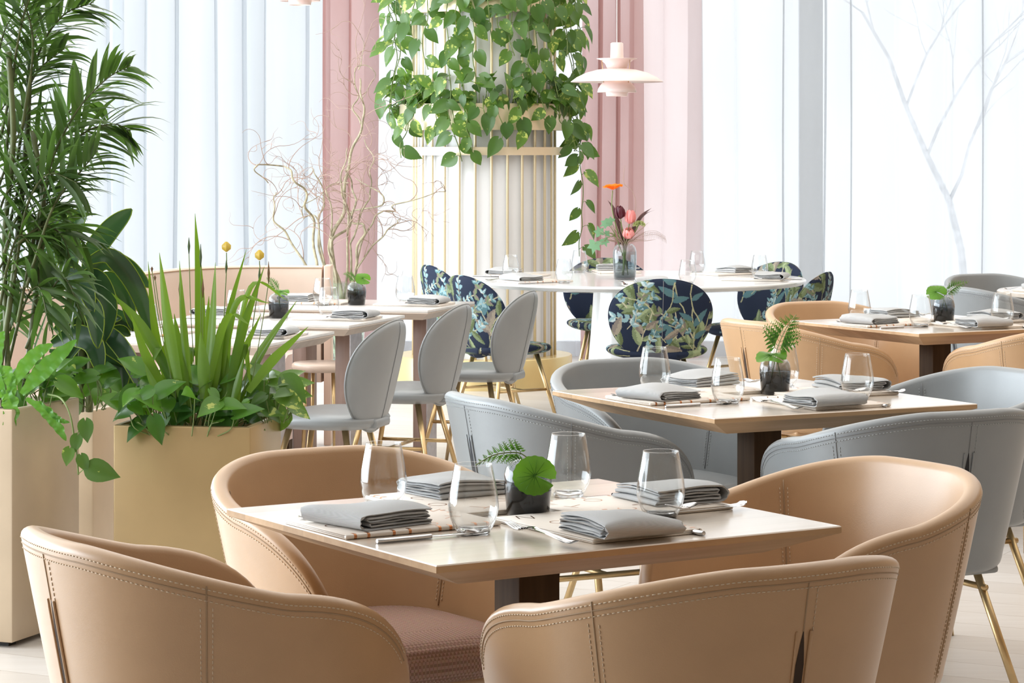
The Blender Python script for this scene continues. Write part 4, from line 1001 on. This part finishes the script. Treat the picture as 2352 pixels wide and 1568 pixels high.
# ------------------------------------------------------------------ planters at left
def planter(label, corner, w, d, zt, mat, ang=R(-18)):
    """corner = right front top corner; w runs to the left along the front, d runs back along the right side"""
    t = thing('planter', label, 'planter', (corner[0], corner[1], 0), ang, 'tall metal planter boxes')
    m = MB(); m.box(-w / 2, d / 2, (zt + .015) / 2, w, d, zt - .015, bev=.006)
    f = [i for i, fc in enumerate(m.f) if all(m.v[k][2] > zt - .001 for k in fc)]
    m.f = [fc for i, fc in enumerate(m.f) if i not in f]; m.smooth = [s for i, s in enumerate(m.smooth) if i not in f]
    m.box(-w / 2, d / 2, zt - .05, w - .03, d - .03, .004)
    m.build('box', MT[mat], t, 30)
    m = MB()
    for sx, sy in ((0, 0), (1, 0), (1, 1), (0, 1)):
        vs_ = None
    o, i_ = [(-w + .004, .004), (-.004, .004), (-.004, d - .004), (-w + .004, d - .004)], [(-w + .016, .016), (-.016, .016), (-.016, d - .016), (-w + .016, d - .016)]
    m.add([(x, y, zt) for x, y in o] + [(x, y, zt) for x, y in i_] + [(x, y, zt - .05) for x, y in i_], [(k, (k + 1) % 4, 4 + (k + 1) % 4, 4 + k) for k in range(4)] + [(4 + k, 4 + (k + 1) % 4, 8 + (k + 1) % 4, 8 + k) for k in range(4)], smooth=False)
    m.build('rim', MT[mat], t)
    m = MB(); m.box(-w / 2, d / 2, zt - .042, w - .034, d - .034, .012); m.build('soil', MT['soil'], t)
    for x, y in ((-w + .05, .05), (-.05, .05), (-.05, d - .05), (-w + .05, d - .05)):
        m = MB(); m.box(x, y, .008, .04, .04, .016); m.build('foot', MT['black'], t)
    return t
GZ = .62
gc = PZ(575, 981, GZ); planter('gold planter box in front, iris and pothos growing in it', gc, .408, .36, GZ, 'gold', R(-9))
mc = PZ(214, 942, .60); planter('champagne planter box squeezed between the gold and the left planter', mc, .40, .36, .60, 'goldpale', R(-16))
lc = PZ(28, 940, .678); planter('champagne planter box at the left edge holding the tall palm', lc, .42, .383, .678, 'goldpale', R(-20))

def rooted(name, label, cat, base, parts, group=None):
    """plant whose meshes are given in world space"""
    t = thing(name, label, cat, base[:], 0, group)
    for mbx, nm, mt in parts:
        o = Vector(base); mbx.v = [(Vector(v) - o)[:] for v in mbx.v]; mbx.build(nm, MT[mt], t)
    return t
LY = 7.50
def L3(px, py, dy=0.0): return P(px, py, LY + dy)

# palm with many arching fronds
rg = random.Random(41); fol = MB(); rac = MB()
def frond(pts, dy0, dy1, L0, dens=1.0, droop=.8, w=.0098):
    n = len(pts); c = catmull([L3(x, y, lerp(dy0, dy1, i / (n - 1))) for i, (x, y) in enumerate(pts)], 9)
    k = len(c); rac.tube(c, [lerp(.0055, .0012, i / (k - 1)) for i in range(k)], 5)
    ln = sum((c[i + 1] - c[i]).length for i in range(k - 1)); cnt = int(ln / .033 * dens); vn = rg.uniform(.2, .8)
    for j in range(cnt):
        q = .22 + .78 * j / cnt; f = q * (k - 1); i = min(k - 2, int(f)); p = c[i].lerp(c[i + 1], f - i); t = (c[i + 1] - c[i]).normalized()
        up = Vector((0, 0, 1)); sd = t.cross(Vector((0, .8, .6)) + rvec(rg, .3)).normalized()
        for s in (-1, 1):
            L = L0 * (1 - .45 * abs(q - .5) * 2) * rg.uniform(.8, 1.1) * (.55 if q > .95 else 1)
            d = (t * lerp(.75, 1.5, q) + sd * s * 1.0 + up * .10 + rvec(rg, .18)).normalized(); pts2 = [p]; dd = d.copy()
            for m_ in range(6): dd = (dd + Vector((0, 0, -droop * .32 * (m_ + 1) / 6)) + rvec(rg, .03)).normalized(); pts2.append(pts2[-1] + dd * L / 6)
            ww = w * rg.uniform(.8, 1.2)
            fol.strip(pts2, [ww * x for x in (.35, .85, 1, .95, .75, .42, .03)], (dd.cross(up) + rvec(rg, .5)), .30, 3, min(1, max(0, vn + rg.uniform(-.25, .25))))
for a in ([(75, 640), (110, 400), (170, 265), (240, 185), (300, 150)], [(60, 620), (110, 420), (180, 315), (255, 285), (300, 300)], [(60, 660), (120, 480), (180, 400), (225, 345)],
          [(30, 420), (80, 150), (140, 40), (215, 5)], [(10, 400), (40, 100), (90, -40), (180, -60)], [(0, 320), (30, 190), (60, 110), (110, 60)], [(75, 440), (130, 300), (180, 240), (235, 225)],
          [(30, 660), (60, 480), (110, 400), (180, 420)], [(20, 760), (80, 600), (130, 520), (200, 560)], [(10, 580), (40, 500), (80, 500), (120, 580)], [(-40, 320), (-10, 150), (20, 50), (80, -10)],
          [(20, 520), (60, 380), (120, 310), (210, 320)], [(0, 700), (20, 600), (50, 540), (110, 630)], [(60, 800), (110, 680), (150, 640), (190, 730)], [(20, 830), (55, 700), (90, 660), (115, 760)],
          [(-30, 520), (0, 420), (30, 340), (70, 240)], [(-30, 760), (-10, 640), (20, 600), (60, 690)], [(-30, 640), (-5, 500), (25, 430), (75, 420)], [(20, 360), (55, 230), (90, 160), (150, 110)],
          [(-60, 560), (-35, 380), (-10, 280), (30, 210)], [(40, 740), (75, 560), (105, 470), (150, 470)], [(-40, 860), (-20, 740), (5, 690), (40, 770)], [(50, 300), (75, 120), (60, 20), (20, -60)], [(40, 560), (95, 520), (140, 540), (170, 620)]):
    frond(a, rg.uniform(-.10, .10), rg.uniform(-.22, .22), rg.uniform(.17, .23))
for a in ([(-10, 905), (30, 640), (60, 330), (70, 90)], [(20, 905), (10, 560), (30, 330), (20, 120)], [(55, 900), (80, 700), (100, 480), (75, 300)], [(-30, 905), (-25, 600), (-15, 300), (-30, 40)]):
    rac.tube(catmull([L3(x, y, rg.uniform(-.05, .05)) for x, y in a], 8), .0085, 8)
rooted('palm', 'tall dark green palm with arching feathery fronds at the left edge', 'plant', L3(0, 915), [(fol, 'fronds', 'palm'), (rac, 'canes', 'cane')])

# dracaena: broad dark blades with lime edges, standing in the middle planter
bl = MB(); ed = MB(); rg = random.Random(6)
def blade(pts, wpx, dy0, dy1, tw=0.0, tone=None, edge=True):
    n = len(pts); c = catmull([L3(x, y, .25 + lerp(dy0, dy1, i / (n - 1))) for i, (x, y) in enumerate(pts)], 7); k = len(c); hw = wpx / 2 * (LY + .25) / F_PX
    ws = [hw * max(.06, min(1, .35 + 1.6 * q) * (1 - q ** 5) ** .7) for q in np.linspace(0, 1, k)]
    sides = []
    for i in range(k):
        t = (c[min(k - 1, i + 1)] - c[max(0, i - 1)]).normalized(); s = t.cross(Vector((0, 1, 0))).normalized(); sides.append(s * math.cos(tw) + Vector((0, 1, 0)) * math.sin(tw))
    bl.strip(c, ws, sides, .22, 7, rg.random() if tone is None else tone)
    if edge:
        for s in (-1, 1):
            e = []
            for i in range(k):
                t = (c[min(k - 1, i + 1)] - c[max(0, i - 1)]).normalized(); sd = (sides[i] - t * sides[i].dot(t)).normalized(); e.append(c[i] + sd * s * ws[i] + t.cross(sd) * .22 * ws[i])
            ed.tube(e, .0016, 5, rnd=rg.random())
for p, w in (([(195, 640), (215, 580), (255, 525), (303, 480)], 50), ([(205, 640), (240, 600), (290, 612), (345, 660)], 46), ([(170, 650), (215, 640), (245, 700), (240, 785)], 56),
             ([(225, 740), (258, 790), (278, 840), (283, 900)], 46), ([(200, 600), (255, 590), (312, 660), (352, 775)], 44), ([(165, 660), (160, 590), (170, 520), (200, 475)], 52),
             ([(120, 640), (118, 560), (130, 500), (150, 465)], 58), ([(190, 660), (250, 640), (290, 680), (305, 760)], 40),
             ([(130, 760), (180, 700), (215, 715), (225, 800)], 50), ([(120, 790), (170, 770), (215, 790), (232, 860)], 52), ([(200, 740), (255, 770), (300, 830), (330, 905)], 40),
             ([(90, 700), (140, 640), (190, 650), (215, 720)], 48), ([(210, 800), (270, 850), (310, 900), (322, 960)], 36), ([(150, 870), (200, 800), (270, 760), (300, 770)], 30), ([(140, 850), (190, 780), (250, 735), (280, 730)], 26)):
    blade(p, w, rg.uniform(-.05, .05), rg.uniform(-.14, .06), rg.uniform(-.15, .15))
for k in range(22):
    x0, y0 = rg.uniform(110, 210), rg.uniform(700, 900); a = rg.uniform(-.4, 1.0); l = rg.uniform(80, 150)
    blade([(x0, y0), (x0 + l * .5, y0 - l * a * .5), (x0 + l, y0 - l * a * .6 + 30)], rg.uniform(20, 40), .08, .16, rg.uniform(-.8, .8), 0, False)
cn = MB()
for x in (150, 185, 205): cn.tube(catmull([L3(x, 945, .3), L3(x + 4, 800, .28), L3(x + 8, 640, .25)], 6), .012, 8)
rooted('dracaena', 'dracaena with broad dark leaves edged in lime behind the left planter', 'plant', L3(200, 930, .3), [(bl, 'blades', 'drac'), (ed, 'lime_edges', 'lime'), (cn, 'canes', 'cane')])

# iris fan with pods in the gold planter
IY = 7.50; bl = MB(); st = MB(); rg = random.Random(12)
def I3(px, py, dy=0.0): return P(px, py, IY + dy)
def sword(b, tp, w, bend=0, mid=None, dy=0, tone=None):
    b, tp = Vector((*b, 0)), Vector((*tp, 0)); md = Vector((*mid, 0)) if mid else (b + tp) / 2 + Vector((bend, 0, 0))
    c2 = catmull([b, md, tp], 9); k = len(c2); d2 = rg.uniform(-.06, .06)
    c = [I3(p.x, p.y, dy + d2 * (i / k)) for i, p in enumerate(c2)]; hw = w / 2 * IY / F_PX
    ws = [hw * max(.03, (.55 + .9 * q if q < .5 else 1.0) * (1 - max(0, (q - .35) / .65) ** 1.7)) for q in np.linspace(0, 1, k)]
    bl.strip(c, ws, Vector((1, rg.uniform(-.7, .7), 0)), .18, 5, rg.random() if tone is None else tone)
for b, tp, w, bend in (((455, 930), (448, 490), 26, 8), ((420, 930), (366, 580), 30, -6), ((400, 940), (340, 600), 20, -12), ((440, 930), (412, 598), 22, -4), ((470, 930), (495, 602), 26, 2),
                       ((500, 930), (566, 572), 18, -14), ((520, 930), (607, 612), 24, -10), ((540, 935), (682, 690), 28, -16), ((570, 900), (708, 750), 26, -10), ((470, 935), (545, 700), 22, 4), ((430, 940), (372, 690), 26, -8),
                       ((410, 945), (300, 720), 26, -12), ((450, 935), (480, 680), 30, 6), ((500, 935), (530, 690), 24, 4), ((515, 935), (600, 720), 22, -6), ((430, 935), (400, 720), 30, 0), ((480, 935), (505, 740), 34, 0),
                       ((390, 945), (330, 830), 24, -6), ((470, 940), (460, 760), 34, 2), ((530, 940), (560, 820), 20, 0), ((440, 940), (425, 800), 36, 0), ((500, 940), (520, 800), 34, 2), ((545, 935), (645, 745), 18, -8)):
    sword(b, tp, w, bend, None, rg.uniform(-.07, .08))
for b, md, tp, w in (((430, 940), (330, 760), (256, 672), 34), ((470, 930), (520, 735), (575, 745), 22), ((500, 930), (540, 700), (620, 695), 16), ((420, 940), (440, 800), (472, 860), 26), ((520, 930), (575, 660), (662, 690), 14), ((410, 950), (375, 800), (345, 840), 24), ((545, 930), (560, 790), (577, 900), 18)):
    sword(b, tp, w, 0, md, rg.uniform(-.08, .05))
buds = []
for x, y, x0, yl in ((520, 568, 505, 0), (596, 587, 560, 0)):
    c = catmull([I3(x0, 900), I3(lerp(x0, x, .6), 740), I3(x, y + 50), I3(x, y + 12)], 6); st.tube(c, .0016, 5); e = I3(x, y); fl = MB(); pod = MB()
    pod.tube([I3(x - 1, y + 60), I3(x, y + 45), I3(x, y + 28)], [.001, .0042, .001], 7)
    for k in range(5):
        a = 2 * math.pi * k / 5 + .4; o = Vector((math.cos(a), math.sin(a), 0))
        fl.strip([e + Vector((0, 0, -.013)), e + o * .010 + Vector((0, 0, -.004)), e + o * .010 + Vector((0, 0, .006)), e + o * .003 + Vector((0, 0, .017))], [.002, .0075, .0085, .0005], o.cross(Vector((0, 0, 1))), .2, 3, rg.random())
    buds += [(fl, 'yellow_bud', 'yellow'), (pod, 'seed_pod', 'podg')]
for x, y, x0, h, mt_ in ((617, 600, 575, 46, 'podb'), (434, 545, 450, 34, 'podg'), (461, 560, 462, 50, 'podg'), (413, 640, 430, 40, 'podb'), (349, 612, 400, 8, 'podb'), (356, 632, 400, 8, 'podb'), (466, 640, 465, 40, 'podb')):
    st.tube(catmull([I3(x0, 900), I3(lerp(x0, x, .7), 730), I3(x, y + h)], 7), .0014, 5); pod = MB(); pod.tube([I3(x, y + h + 4), I3(x, y + h * .6), I3(x, y)], [.0012, .0042, .0006], 7); buds.append((pod, 'seed_pod', mt_))
rooted('iris', 'iris with tall sword leaves and two yellow buds in the gold planter', 'plant', I3(470, 950), [(bl, 'blades', 'iris'), (st, 'stems', 'vine')] + buds)

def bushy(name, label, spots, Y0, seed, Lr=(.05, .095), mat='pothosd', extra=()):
    rg = random.Random(seed); lf = MB(); st = MB()
    for (x0, x1, y0, y1, cnt, dy0, dy1) in spots:
        for _ in range(cnt):
            px, py = rg.uniform(x0, x1), rg.uniform(y0, y1); e = P(px, py, Y0 + rg.uniform(dy0, dy1)); b = Vector((lerp(e.x, P((x0 + x1) / 2, 0, Y0).x, .35), e.y, P(0, y1 + 22, Y0).z))
            st.tube(catmull([b, (b + e) / 2 + rvec(rg, .02), e], 4), .0017, 5)
            heart_leaf(lf, e, Vector((rg.uniform(-1, 1), rg.uniform(-.7, .4), rg.uniform(-.9, .6))), Vector((rg.uniform(-.5, .5), -.7, .8)), rg.uniform(*Lr), rg.random(), rg.uniform(.62, .8))
    for e_, d_, L_, tone in extra: heart_leaf(lf, e_, d_, Vector((0, -.8, .6)), L_, tone, .62)
    return rooted(name, label, 'plant', P(spots[0][0], spots[0][3], Y0), [(lf, 'foliage', mat), (st, 'stems', 'vine')], 'pothos plants in the planter boxes')
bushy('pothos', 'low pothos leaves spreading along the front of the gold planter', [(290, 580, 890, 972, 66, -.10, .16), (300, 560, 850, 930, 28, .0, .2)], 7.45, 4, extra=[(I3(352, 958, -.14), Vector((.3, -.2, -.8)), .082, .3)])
bushy('pothos', 'bright lime pothos leaves over the right corner of the gold planter', [(580, 668, 862, 950, 30, -.02, .2)], 7.50, 8, extra=[(I3(664, 885, .1), Vector((1, -.2, .25)), .075, .95), (I3(640, 905, .0), Vector((1, -.3, -.45)), .095, .9)], mat='pothos')
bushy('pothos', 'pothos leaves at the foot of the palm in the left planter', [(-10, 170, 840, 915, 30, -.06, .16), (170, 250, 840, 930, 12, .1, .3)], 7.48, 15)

# nest fern with wavy bright blades at the left edge
bl = MB(); rg = random.Random(3)
for pts, w in (([(50, 905), (85, 865), (125, 825), (176, 780)], 42), ([(20, 900), (50, 850), (85, 810), (122, 790)], 34), ([(60, 915), (100, 940), (130, 975), (152, 1012)], 28), ([(-5, 900), (20, 915), (25, 960), (6, 1018)], 40), ([(-20, 860), (10, 850), (25, 880), (30, 930)], 30), ([(10, 905), (-10, 850), (-5, 790), (10, 760)], 34), ([(90, 920), (120, 950), (140, 965), (160, 970)], 14)):
    c = catmull([P(x, y, 7.30 - .0 * i) for i, (x, y) in enumerate(pts)], 9); k = len(c); hw = w / 2 * 7.3 / F_PX
    ws = [hw * max(.05, min(1, .3 + 1.8 * q) * (1 - q ** 4) ** .7 * (1 + .06 * math.sin(q * 34))) for q in np.linspace(0, 1, k)]
    sd = [((c[min(k - 1, i + 1)] - c[max(0, i - 1)]).normalized().cross(Vector((0, 1, 0)))).normalized() + Vector((0, .35 * math.sin(i * 1.3), 0)) for i in range(k)]
    bl.strip(c, ws, sd, .16, 7, rg.random())
rooted('nest_fern', 'nest fern with wavy bright green blades in the left planter', 'plant', P(30, 915, 7.3), [(bl, 'blades', 'fernleaf')])
lf = MB(); st = MB(); Yv = 7.26
st.tube(catmull([P(110, 905, Yv + .2), P(140, 915, Yv + .04), P(160, 950, Yv), P(170, 1000, Yv), P(176, 1040, Yv), P(180, 1090, Yv)], 8), .0028, 6)
for (x, y), (x2, y2), L, tn in (((172, 1008), (196, 966), .062, .2), ((172, 1005), (178, 1000), .05, .3), ((176, 1030), (160, 1030), .05, .85), ((179, 1048), (186, 1046), .05, .4), ((180, 1088), (204, 1075), .09, .35)):
    st.tube([P(x, y, Yv), P((x + x2) / 2, (y + y2) / 2 - 4, Yv - .01), P(x2, y2, Yv - .02)], .0017, 5)
    heart_leaf(lf, P(x2, y2, Yv - .02), {.09: Vector((1, -.1, -.25)), .062: Vector((.1, -.2, -1))}.get(L, Vector((rg.uniform(-.4, .4), -.2, -1))), Vector((0, -1, .25)), L, tn, .74)
rooted('pothos', 'pothos vine trailing down the side of the left planter', 'plant', P(110, 910, 7.4), [(lf, 'foliage', 'pothos'), (st, 'vines', 'vine')], 'pothos plants in the planter boxes')

# ------------------------------------------------------------------ curly willow in a tall glass vase on the floor
WY = 14.3; WX = P(790, 0, WY).x
t = thing('tall_glass_vase', 'tall clear glass floor vase full of willow branches beside the banquette', 'vase', (WX, WY, 0))
m = MB(); m.lathe([(0, .02), (.075, .012), (.085, .03), (.105, .25), (.118, .45), (.112, .60), (.098, .68), (.094, .68), (.108, .60), (.113, .45), (.10, .25), (.08, .04), (0, .035)], 56); m.build('vase_body', MT['tallglass'], t)
m = MB(); m.lathe([(0, .04), (.079, .042), (.099, .25), (.108, .38), (0, .38)], 48); m.build('water', MT['water'], t)
br = MB(); tw = MB(); rg = random.Random(19)
def W3(px, py, dy=0): return P(px, py, WY + dy)
def wob(c, amp, ph):
    return [p + Vector((amp * math.sin(i * .55 + ph), amp * .8 * math.cos(i * .47 + ph * 2), 0)) for i, p in enumerate(c)]
def twig(p, d, L, r, dep):
    pts = [p]; curl = rg.uniform(-1, 1) * .34; ax = Vector((rg.uniform(-.3, .3), 1, rg.uniform(-.3, .3))).normalized(); n = 16
    for i in range(n):
        if i % 5 == 4: curl = rg.uniform(-1, 1) * .42
        d = (Matrix.Rotation(curl, 3, ax) @ d + Vector((0, 0, .05)) + rvec(rg, .05)).normalized(); pts.append(pts[-1] + d * L / n)
        if dep and i in (5, 9, 12) and rg.random() < .65: twig(pts[-1], (d + rvec(rg, .8)).normalized(), L * rg.uniform(.35, .6), r * .65, dep - 1)
    tw.tube(pts, [max(.0006, r * (1 - .7 * i / n)) for i in range(n + 1)], 4)
main = [([(788, 860), (775, 700), (762, 560), (790, 480), (795, 400), (815, 330), (835, 280), (832, 230), (825, 180)], .0135), ([(792, 860), (785, 690), (764, 600), (762, 555), (800, 520), (815, 470), (810, 430), (795, 390)], .012),
        ([(800, 870), (812, 700), (815, 640), (822, 570), (838, 530), (832, 515), (808, 510), (812, 485), (880, 470), (868, 440), (815, 410)], .010), ([(796, 860), (800, 690), (830, 600), (862, 560), (890, 530), (912, 510), (918, 502)], .007),
        ([(786, 860), (730, 660), (698, 605), (660, 540), (630, 505), (630, 460), (632, 442)], .009), ([(786, 850), (740, 650), (723, 590), (720, 510), (700, 470), (705, 440), (680, 420), (665, 390), (650, 382), (595, 378), (586, 390), (615, 420)], .009),
        ([(790, 850), (755, 680), (738, 590), (730, 520), (740, 480), (745, 450), (725, 400), (715, 385)], .008), ([(794, 860), (790, 700), (800, 560), (795, 470), (782, 430), (790, 380), (800, 340)], .008),
        ([(800, 860), (815, 620), (840, 540), (862, 500), (878, 485), (905, 485), (905, 470), (950, 460), (1000, 442), (1022, 438), (1010, 415)], .006), ([(790, 850), (770, 640), (755, 560), (765, 500), (750, 440), (770, 420), (800, 420)], .007),
        ([(797, 850), (805, 600), (812, 540), (840, 470), (852, 440), (850, 400), (856, 360), (835, 320)], .007), ([(788, 850), (745, 600), (725, 500), (695, 500), (700, 470), (735, 450)], .006), ([(830, 285), (812, 250), (822, 215), (812, 170), (830, 150), (858, 160), (855, 190), (820, 240)], .0045), ([(822, 160), (835, 120), (830, 80)], .003)]
for k, (pp, r) in enumerate(main):
    n = len(pp); c = wob(catmull([W3(x, y, lerp(0, rg.uniform(-.25, .25), i / (n - 1))) for i, (x, y) in enumerate(pp)], 9), .006, k); q = len(c)
    br.tube(c, [r * lerp(1, .32, i / (q - 1)) for i in range(q)], 7)
    for i in range(int(q * .35), q, 6):
        if rg.random() < .85: twig(c[i], ((c[i] - c[i - 1]).normalized() + rvec(rg, 1.0)).normalized(), rg.uniform(.22, .55), .0026, 1)
rooted('willow_branches', 'tall curly willow branches twisting up before the dusky pink curtain', 'branches', W3(788, 860), [(br, 'branches', 'bark'), (tw, 'twigs', 'barkt')])

# ------------------------------------------------------------------ flowers on the round table
FV = Vector((P(1435, 0, 13.25).x, 13.25, .75)); rg = random.Random(2)
t = thing('flower_vase', 'grey glass flower vase in the middle of the white round table', 'vase', FV[:])
m = MB(); m.lathe([(0, 0), (.052, 0), (.056, .004), (.060, .06), (.062, .12), (.061, .145), (.053, .168), (.040, .182), (.038, .183), (.051, .167), (.058, .145), (.059, .12), (.057, .06), (.053, .008), (0, .006)], 64); m.build('vase_body', MT['smokeg'], t)
m = MB(); m.lathe([(0, .008), (.0525, .010), (.0565, .06), (.0585, .12), (.058, .14), (0, .14)], 48); m.build('water', MT['water'], t)
def Q(px, py, dy=0): return P(px, py, FV.y + dy)
def flower(label, name, pts, build, col, extra=None):
    o = Q(*pts[-1][:2]); t = thing(name, label, 'flower', o[:], 0, 'flowers in the grey vase')
    base = FV + Vector((rg.uniform(-.02, .02), rg.uniform(-.02, .02), .02)); m = MB()
    m.tube([p - o for p in catmull([base, FV + Vector((rg.uniform(-.01, .01), 0, .17))] + [Q(*p) for p in pts], 6)], .0028, 6); m.build('stem', MT['vine'], t)
    m = MB(); build(m); m.build('petals', MT[col], t)
    if extra: m = MB(); extra[0](m); m.build(extra[1], MT[extra[2]], t)
def poppy(m):
    for k in range(6):
        a = k * math.pi / 3 + .2; o = Vector((math.cos(a), math.sin(a), 0)); n_ = 6
        pts = [o * .050 * q + Vector((0, 0, .004 + .026 * math.sin(q * 2.2) + .010 * rg.uniform(-1, 1) * q)) for q in np.linspace(0, 1, n_)]
        m.strip(pts, [.004, .018, .028, .033, .031, .022], o.cross(Vector((0, 0, 1))), .25, 7, rg.random())
def tulip(h, r, tilt=(0, 0)):
    def f(m):
        M = Matrix.Rotation(tilt[0], 4, 'X') @ Matrix.Rotation(tilt[1], 4, 'Y')
        for k in range(6):
            a = k * math.pi / 3 + (.1 if k % 2 else 0); o = Vector((math.cos(a), math.sin(a), 0)); rr = r * (1 if k % 2 else .9)
            m.strip([o * rr * s + Vector((0, 0, h * z)) for s, z in ((.1, -.1), (.8, .05), (1.05, .35), (1.02, .65), (.82, .88), (.62, 1))], [.3 * r, .75 * r, .85 * r, .75 * r, .45 * r, .05 * r], o.cross(Vector((0, 0, 1))), -.25, 7, rg.random(), M)
    return f
def heartred(m):
    for k in range(4):
        a = k * math.pi / 2; o = Vector((math.cos(a), math.sin(a) - .6, 0)); m.strip([o * .008 + Vector((0, -.012, .0)), o * .014 + Vector((0, -.016, .018)), o * .010 + Vector((0, -.016, .036))], [.006, .011, .001], o.cross(Vector((0, 0, 1))), .2, 5, rg.random())
def pom(m):
    for k in range(90):
        d = rvec(rg, 1).normalized(); d.z = abs(d.z) * .8 - .2; p = d * .030
        m.strip([p * .5, p, p * 1.12], [.003, .008, .002], rvec(rg, 1), .3, 3, rg.random())
flower('bright orange poppy rising highest from the grey vase', 'poppy', [(1422, 545), (1406, 480), (1407, 437)], poppy, 'orange')
flower('dark maroon tulip in the grey vase below the orange poppy', 'tulip', [(1432, 545), (1425, 500)], tulip(.062, .024, (.1, -.1)), 'maroon')
flower('pink tulip beside the maroon tulip in the grey vase', 'tulip', [(1440, 545), (1446, 511)], tulip(.066, .026, (0, .12)), 'pinkp')
flower('pink tulip with a coral heart low over the rim of the grey vase', 'tulip', [(1441, 552), (1443, 545)], tulip(.052, .028, (.5, 0)), 'pinkp', (heartred, 'coral_heart', 'coral'))
flower('pale green globe flower at the right of the grey vase', 'globe_flower', [(1450, 545), (1468, 515)], pom, 'hydra')
def ivyleaf(m, c, nrm, s, rot, tone):
    nrm = Vector(nrm).normalized(); a = nrm.cross(Vector((0, 0, 1))).normalized(); b = a.cross(nrm)
    pr = [(0, 0), (35, .55), (55, .30), (85, .62), (110, .34), (150, 1.0 * .62), (180, .30)]
    out = [(0, 1.0), (22, .52), (52, .80), (80, .46), (118, .70), (150, .40), (180, .18)]; pts = [c]
    full = [(d, r) for d, r in out] + [(-d, r) for d, r in out[::-1][1:-1]]
    for d, r in full: pts.append(c + (a * math.sin(R(d + rot)) - b * math.cos(R(d + rot))) * r * s + nrm * (-.1 * s * r))
    n = len(full); m.add(pts, [(0, 1 + k, 1 + (k + 1) % n) for k in range(n)], None, tone)
m = MB(); s2 = MB(); o = Q(1400, 545)
for (x, y), s, rot in (((1366, 560), .058, 10), ((1378, 535), .045, 160), ((1392, 512), .040, 60), ((1404, 508), .036, 120), ((1388, 552), .038, -20), ((1396, 536), .028, 90)):
    ivyleaf(m, Q(x, y, -.05), (rg.uniform(-.3, .3), -1, .3), s, rot, rg.random()); s2.tube(catmull([FV + Vector((-.01, 0, .12)), Q(1415, 545, -.02), Q((x + 1415) / 2, (y + 535) / 2, -.04), Q(x, y, -.05)], 5), .0016, 5)
rooted('ivy_sprig', 'green ivy sprig hanging over the left of the grey flower vase', 'ivy', Q(1410, 550), [(m, 'foliage', 'ivy'), (s2, 'stems', 'vine')], 'flowers in the grey vase')
m = MB(); o = Q(1440, 550)
for pts, w in (([(1430, 560), (1420, 520), (1410, 480), (1396, 460)], .014), ([(1436, 560), (1460, 520), (1475, 495), (1496, 478)], .014), ([(1440, 560), (1462, 515), (1482, 492), (1505, 482)], .008), ([(1432, 560), (1424, 520), (1418, 500)], .016)):
    c = catmull([Q(x, y, .02) for x, y in pts], 6); k = len(c); m.strip(c, [w * max(.04, (1 - q ** 2.5)) for q in np.linspace(0, 1, k)], (1, .3, .3), .3, 5, rg.random())
rooted('burgundy_leaves', 'slender burgundy leaves fanning out of the grey flower vase', 'leaves', Q(1436, 560), [(m, 'blades', 'burg')], 'flowers in the grey vase')
m = MB()
for k in range(34):
    a = R(rg.uniform(-20, 200)); L = rg.uniform(.05, .16); p = [FV + Vector((0, 0, .14)), FV + Vector((.02 * math.cos(a), rg.uniform(-.02, .02), .19))]; d = Vector((math.cos(a), rg.uniform(-.5, .5), .25 + .6 * abs(math.sin(a)))).normalized()
    for i in range(5): d = (d + rvec(rg, .28)).normalized(); p.append(p[-1] + d * L / 5)
    m.tube(p, [.0012] * 6 + [.0005], 4)
m.tube(catmull([Q(1440, 555), Q(1460, 480), Q(1453, 440), Q(1433, 420), Q(1435, 380)], 7), [.0014] * 28 + [.0008], 5)
for k in range(3):
    c = catmull([Q(1450, 555), Q(1475, 535 + 4 * k), Q(1505, 530 + 4 * k), Q(1528, 543 + 3 * k)], 8); m.tube(c, .0006, 4)
    for i in range(8, len(c)): m.tube([c[i], c[i] + Vector((.006, 0, -.022))], .0004, 3)
rooted('wiry_twigs', 'tangle of wiry twigs and curling tendrils in the grey flower vase', 'twigs', Q(1436, 560), [(m, 'twigs', 'barkt')], 'flowers in the grey vase')
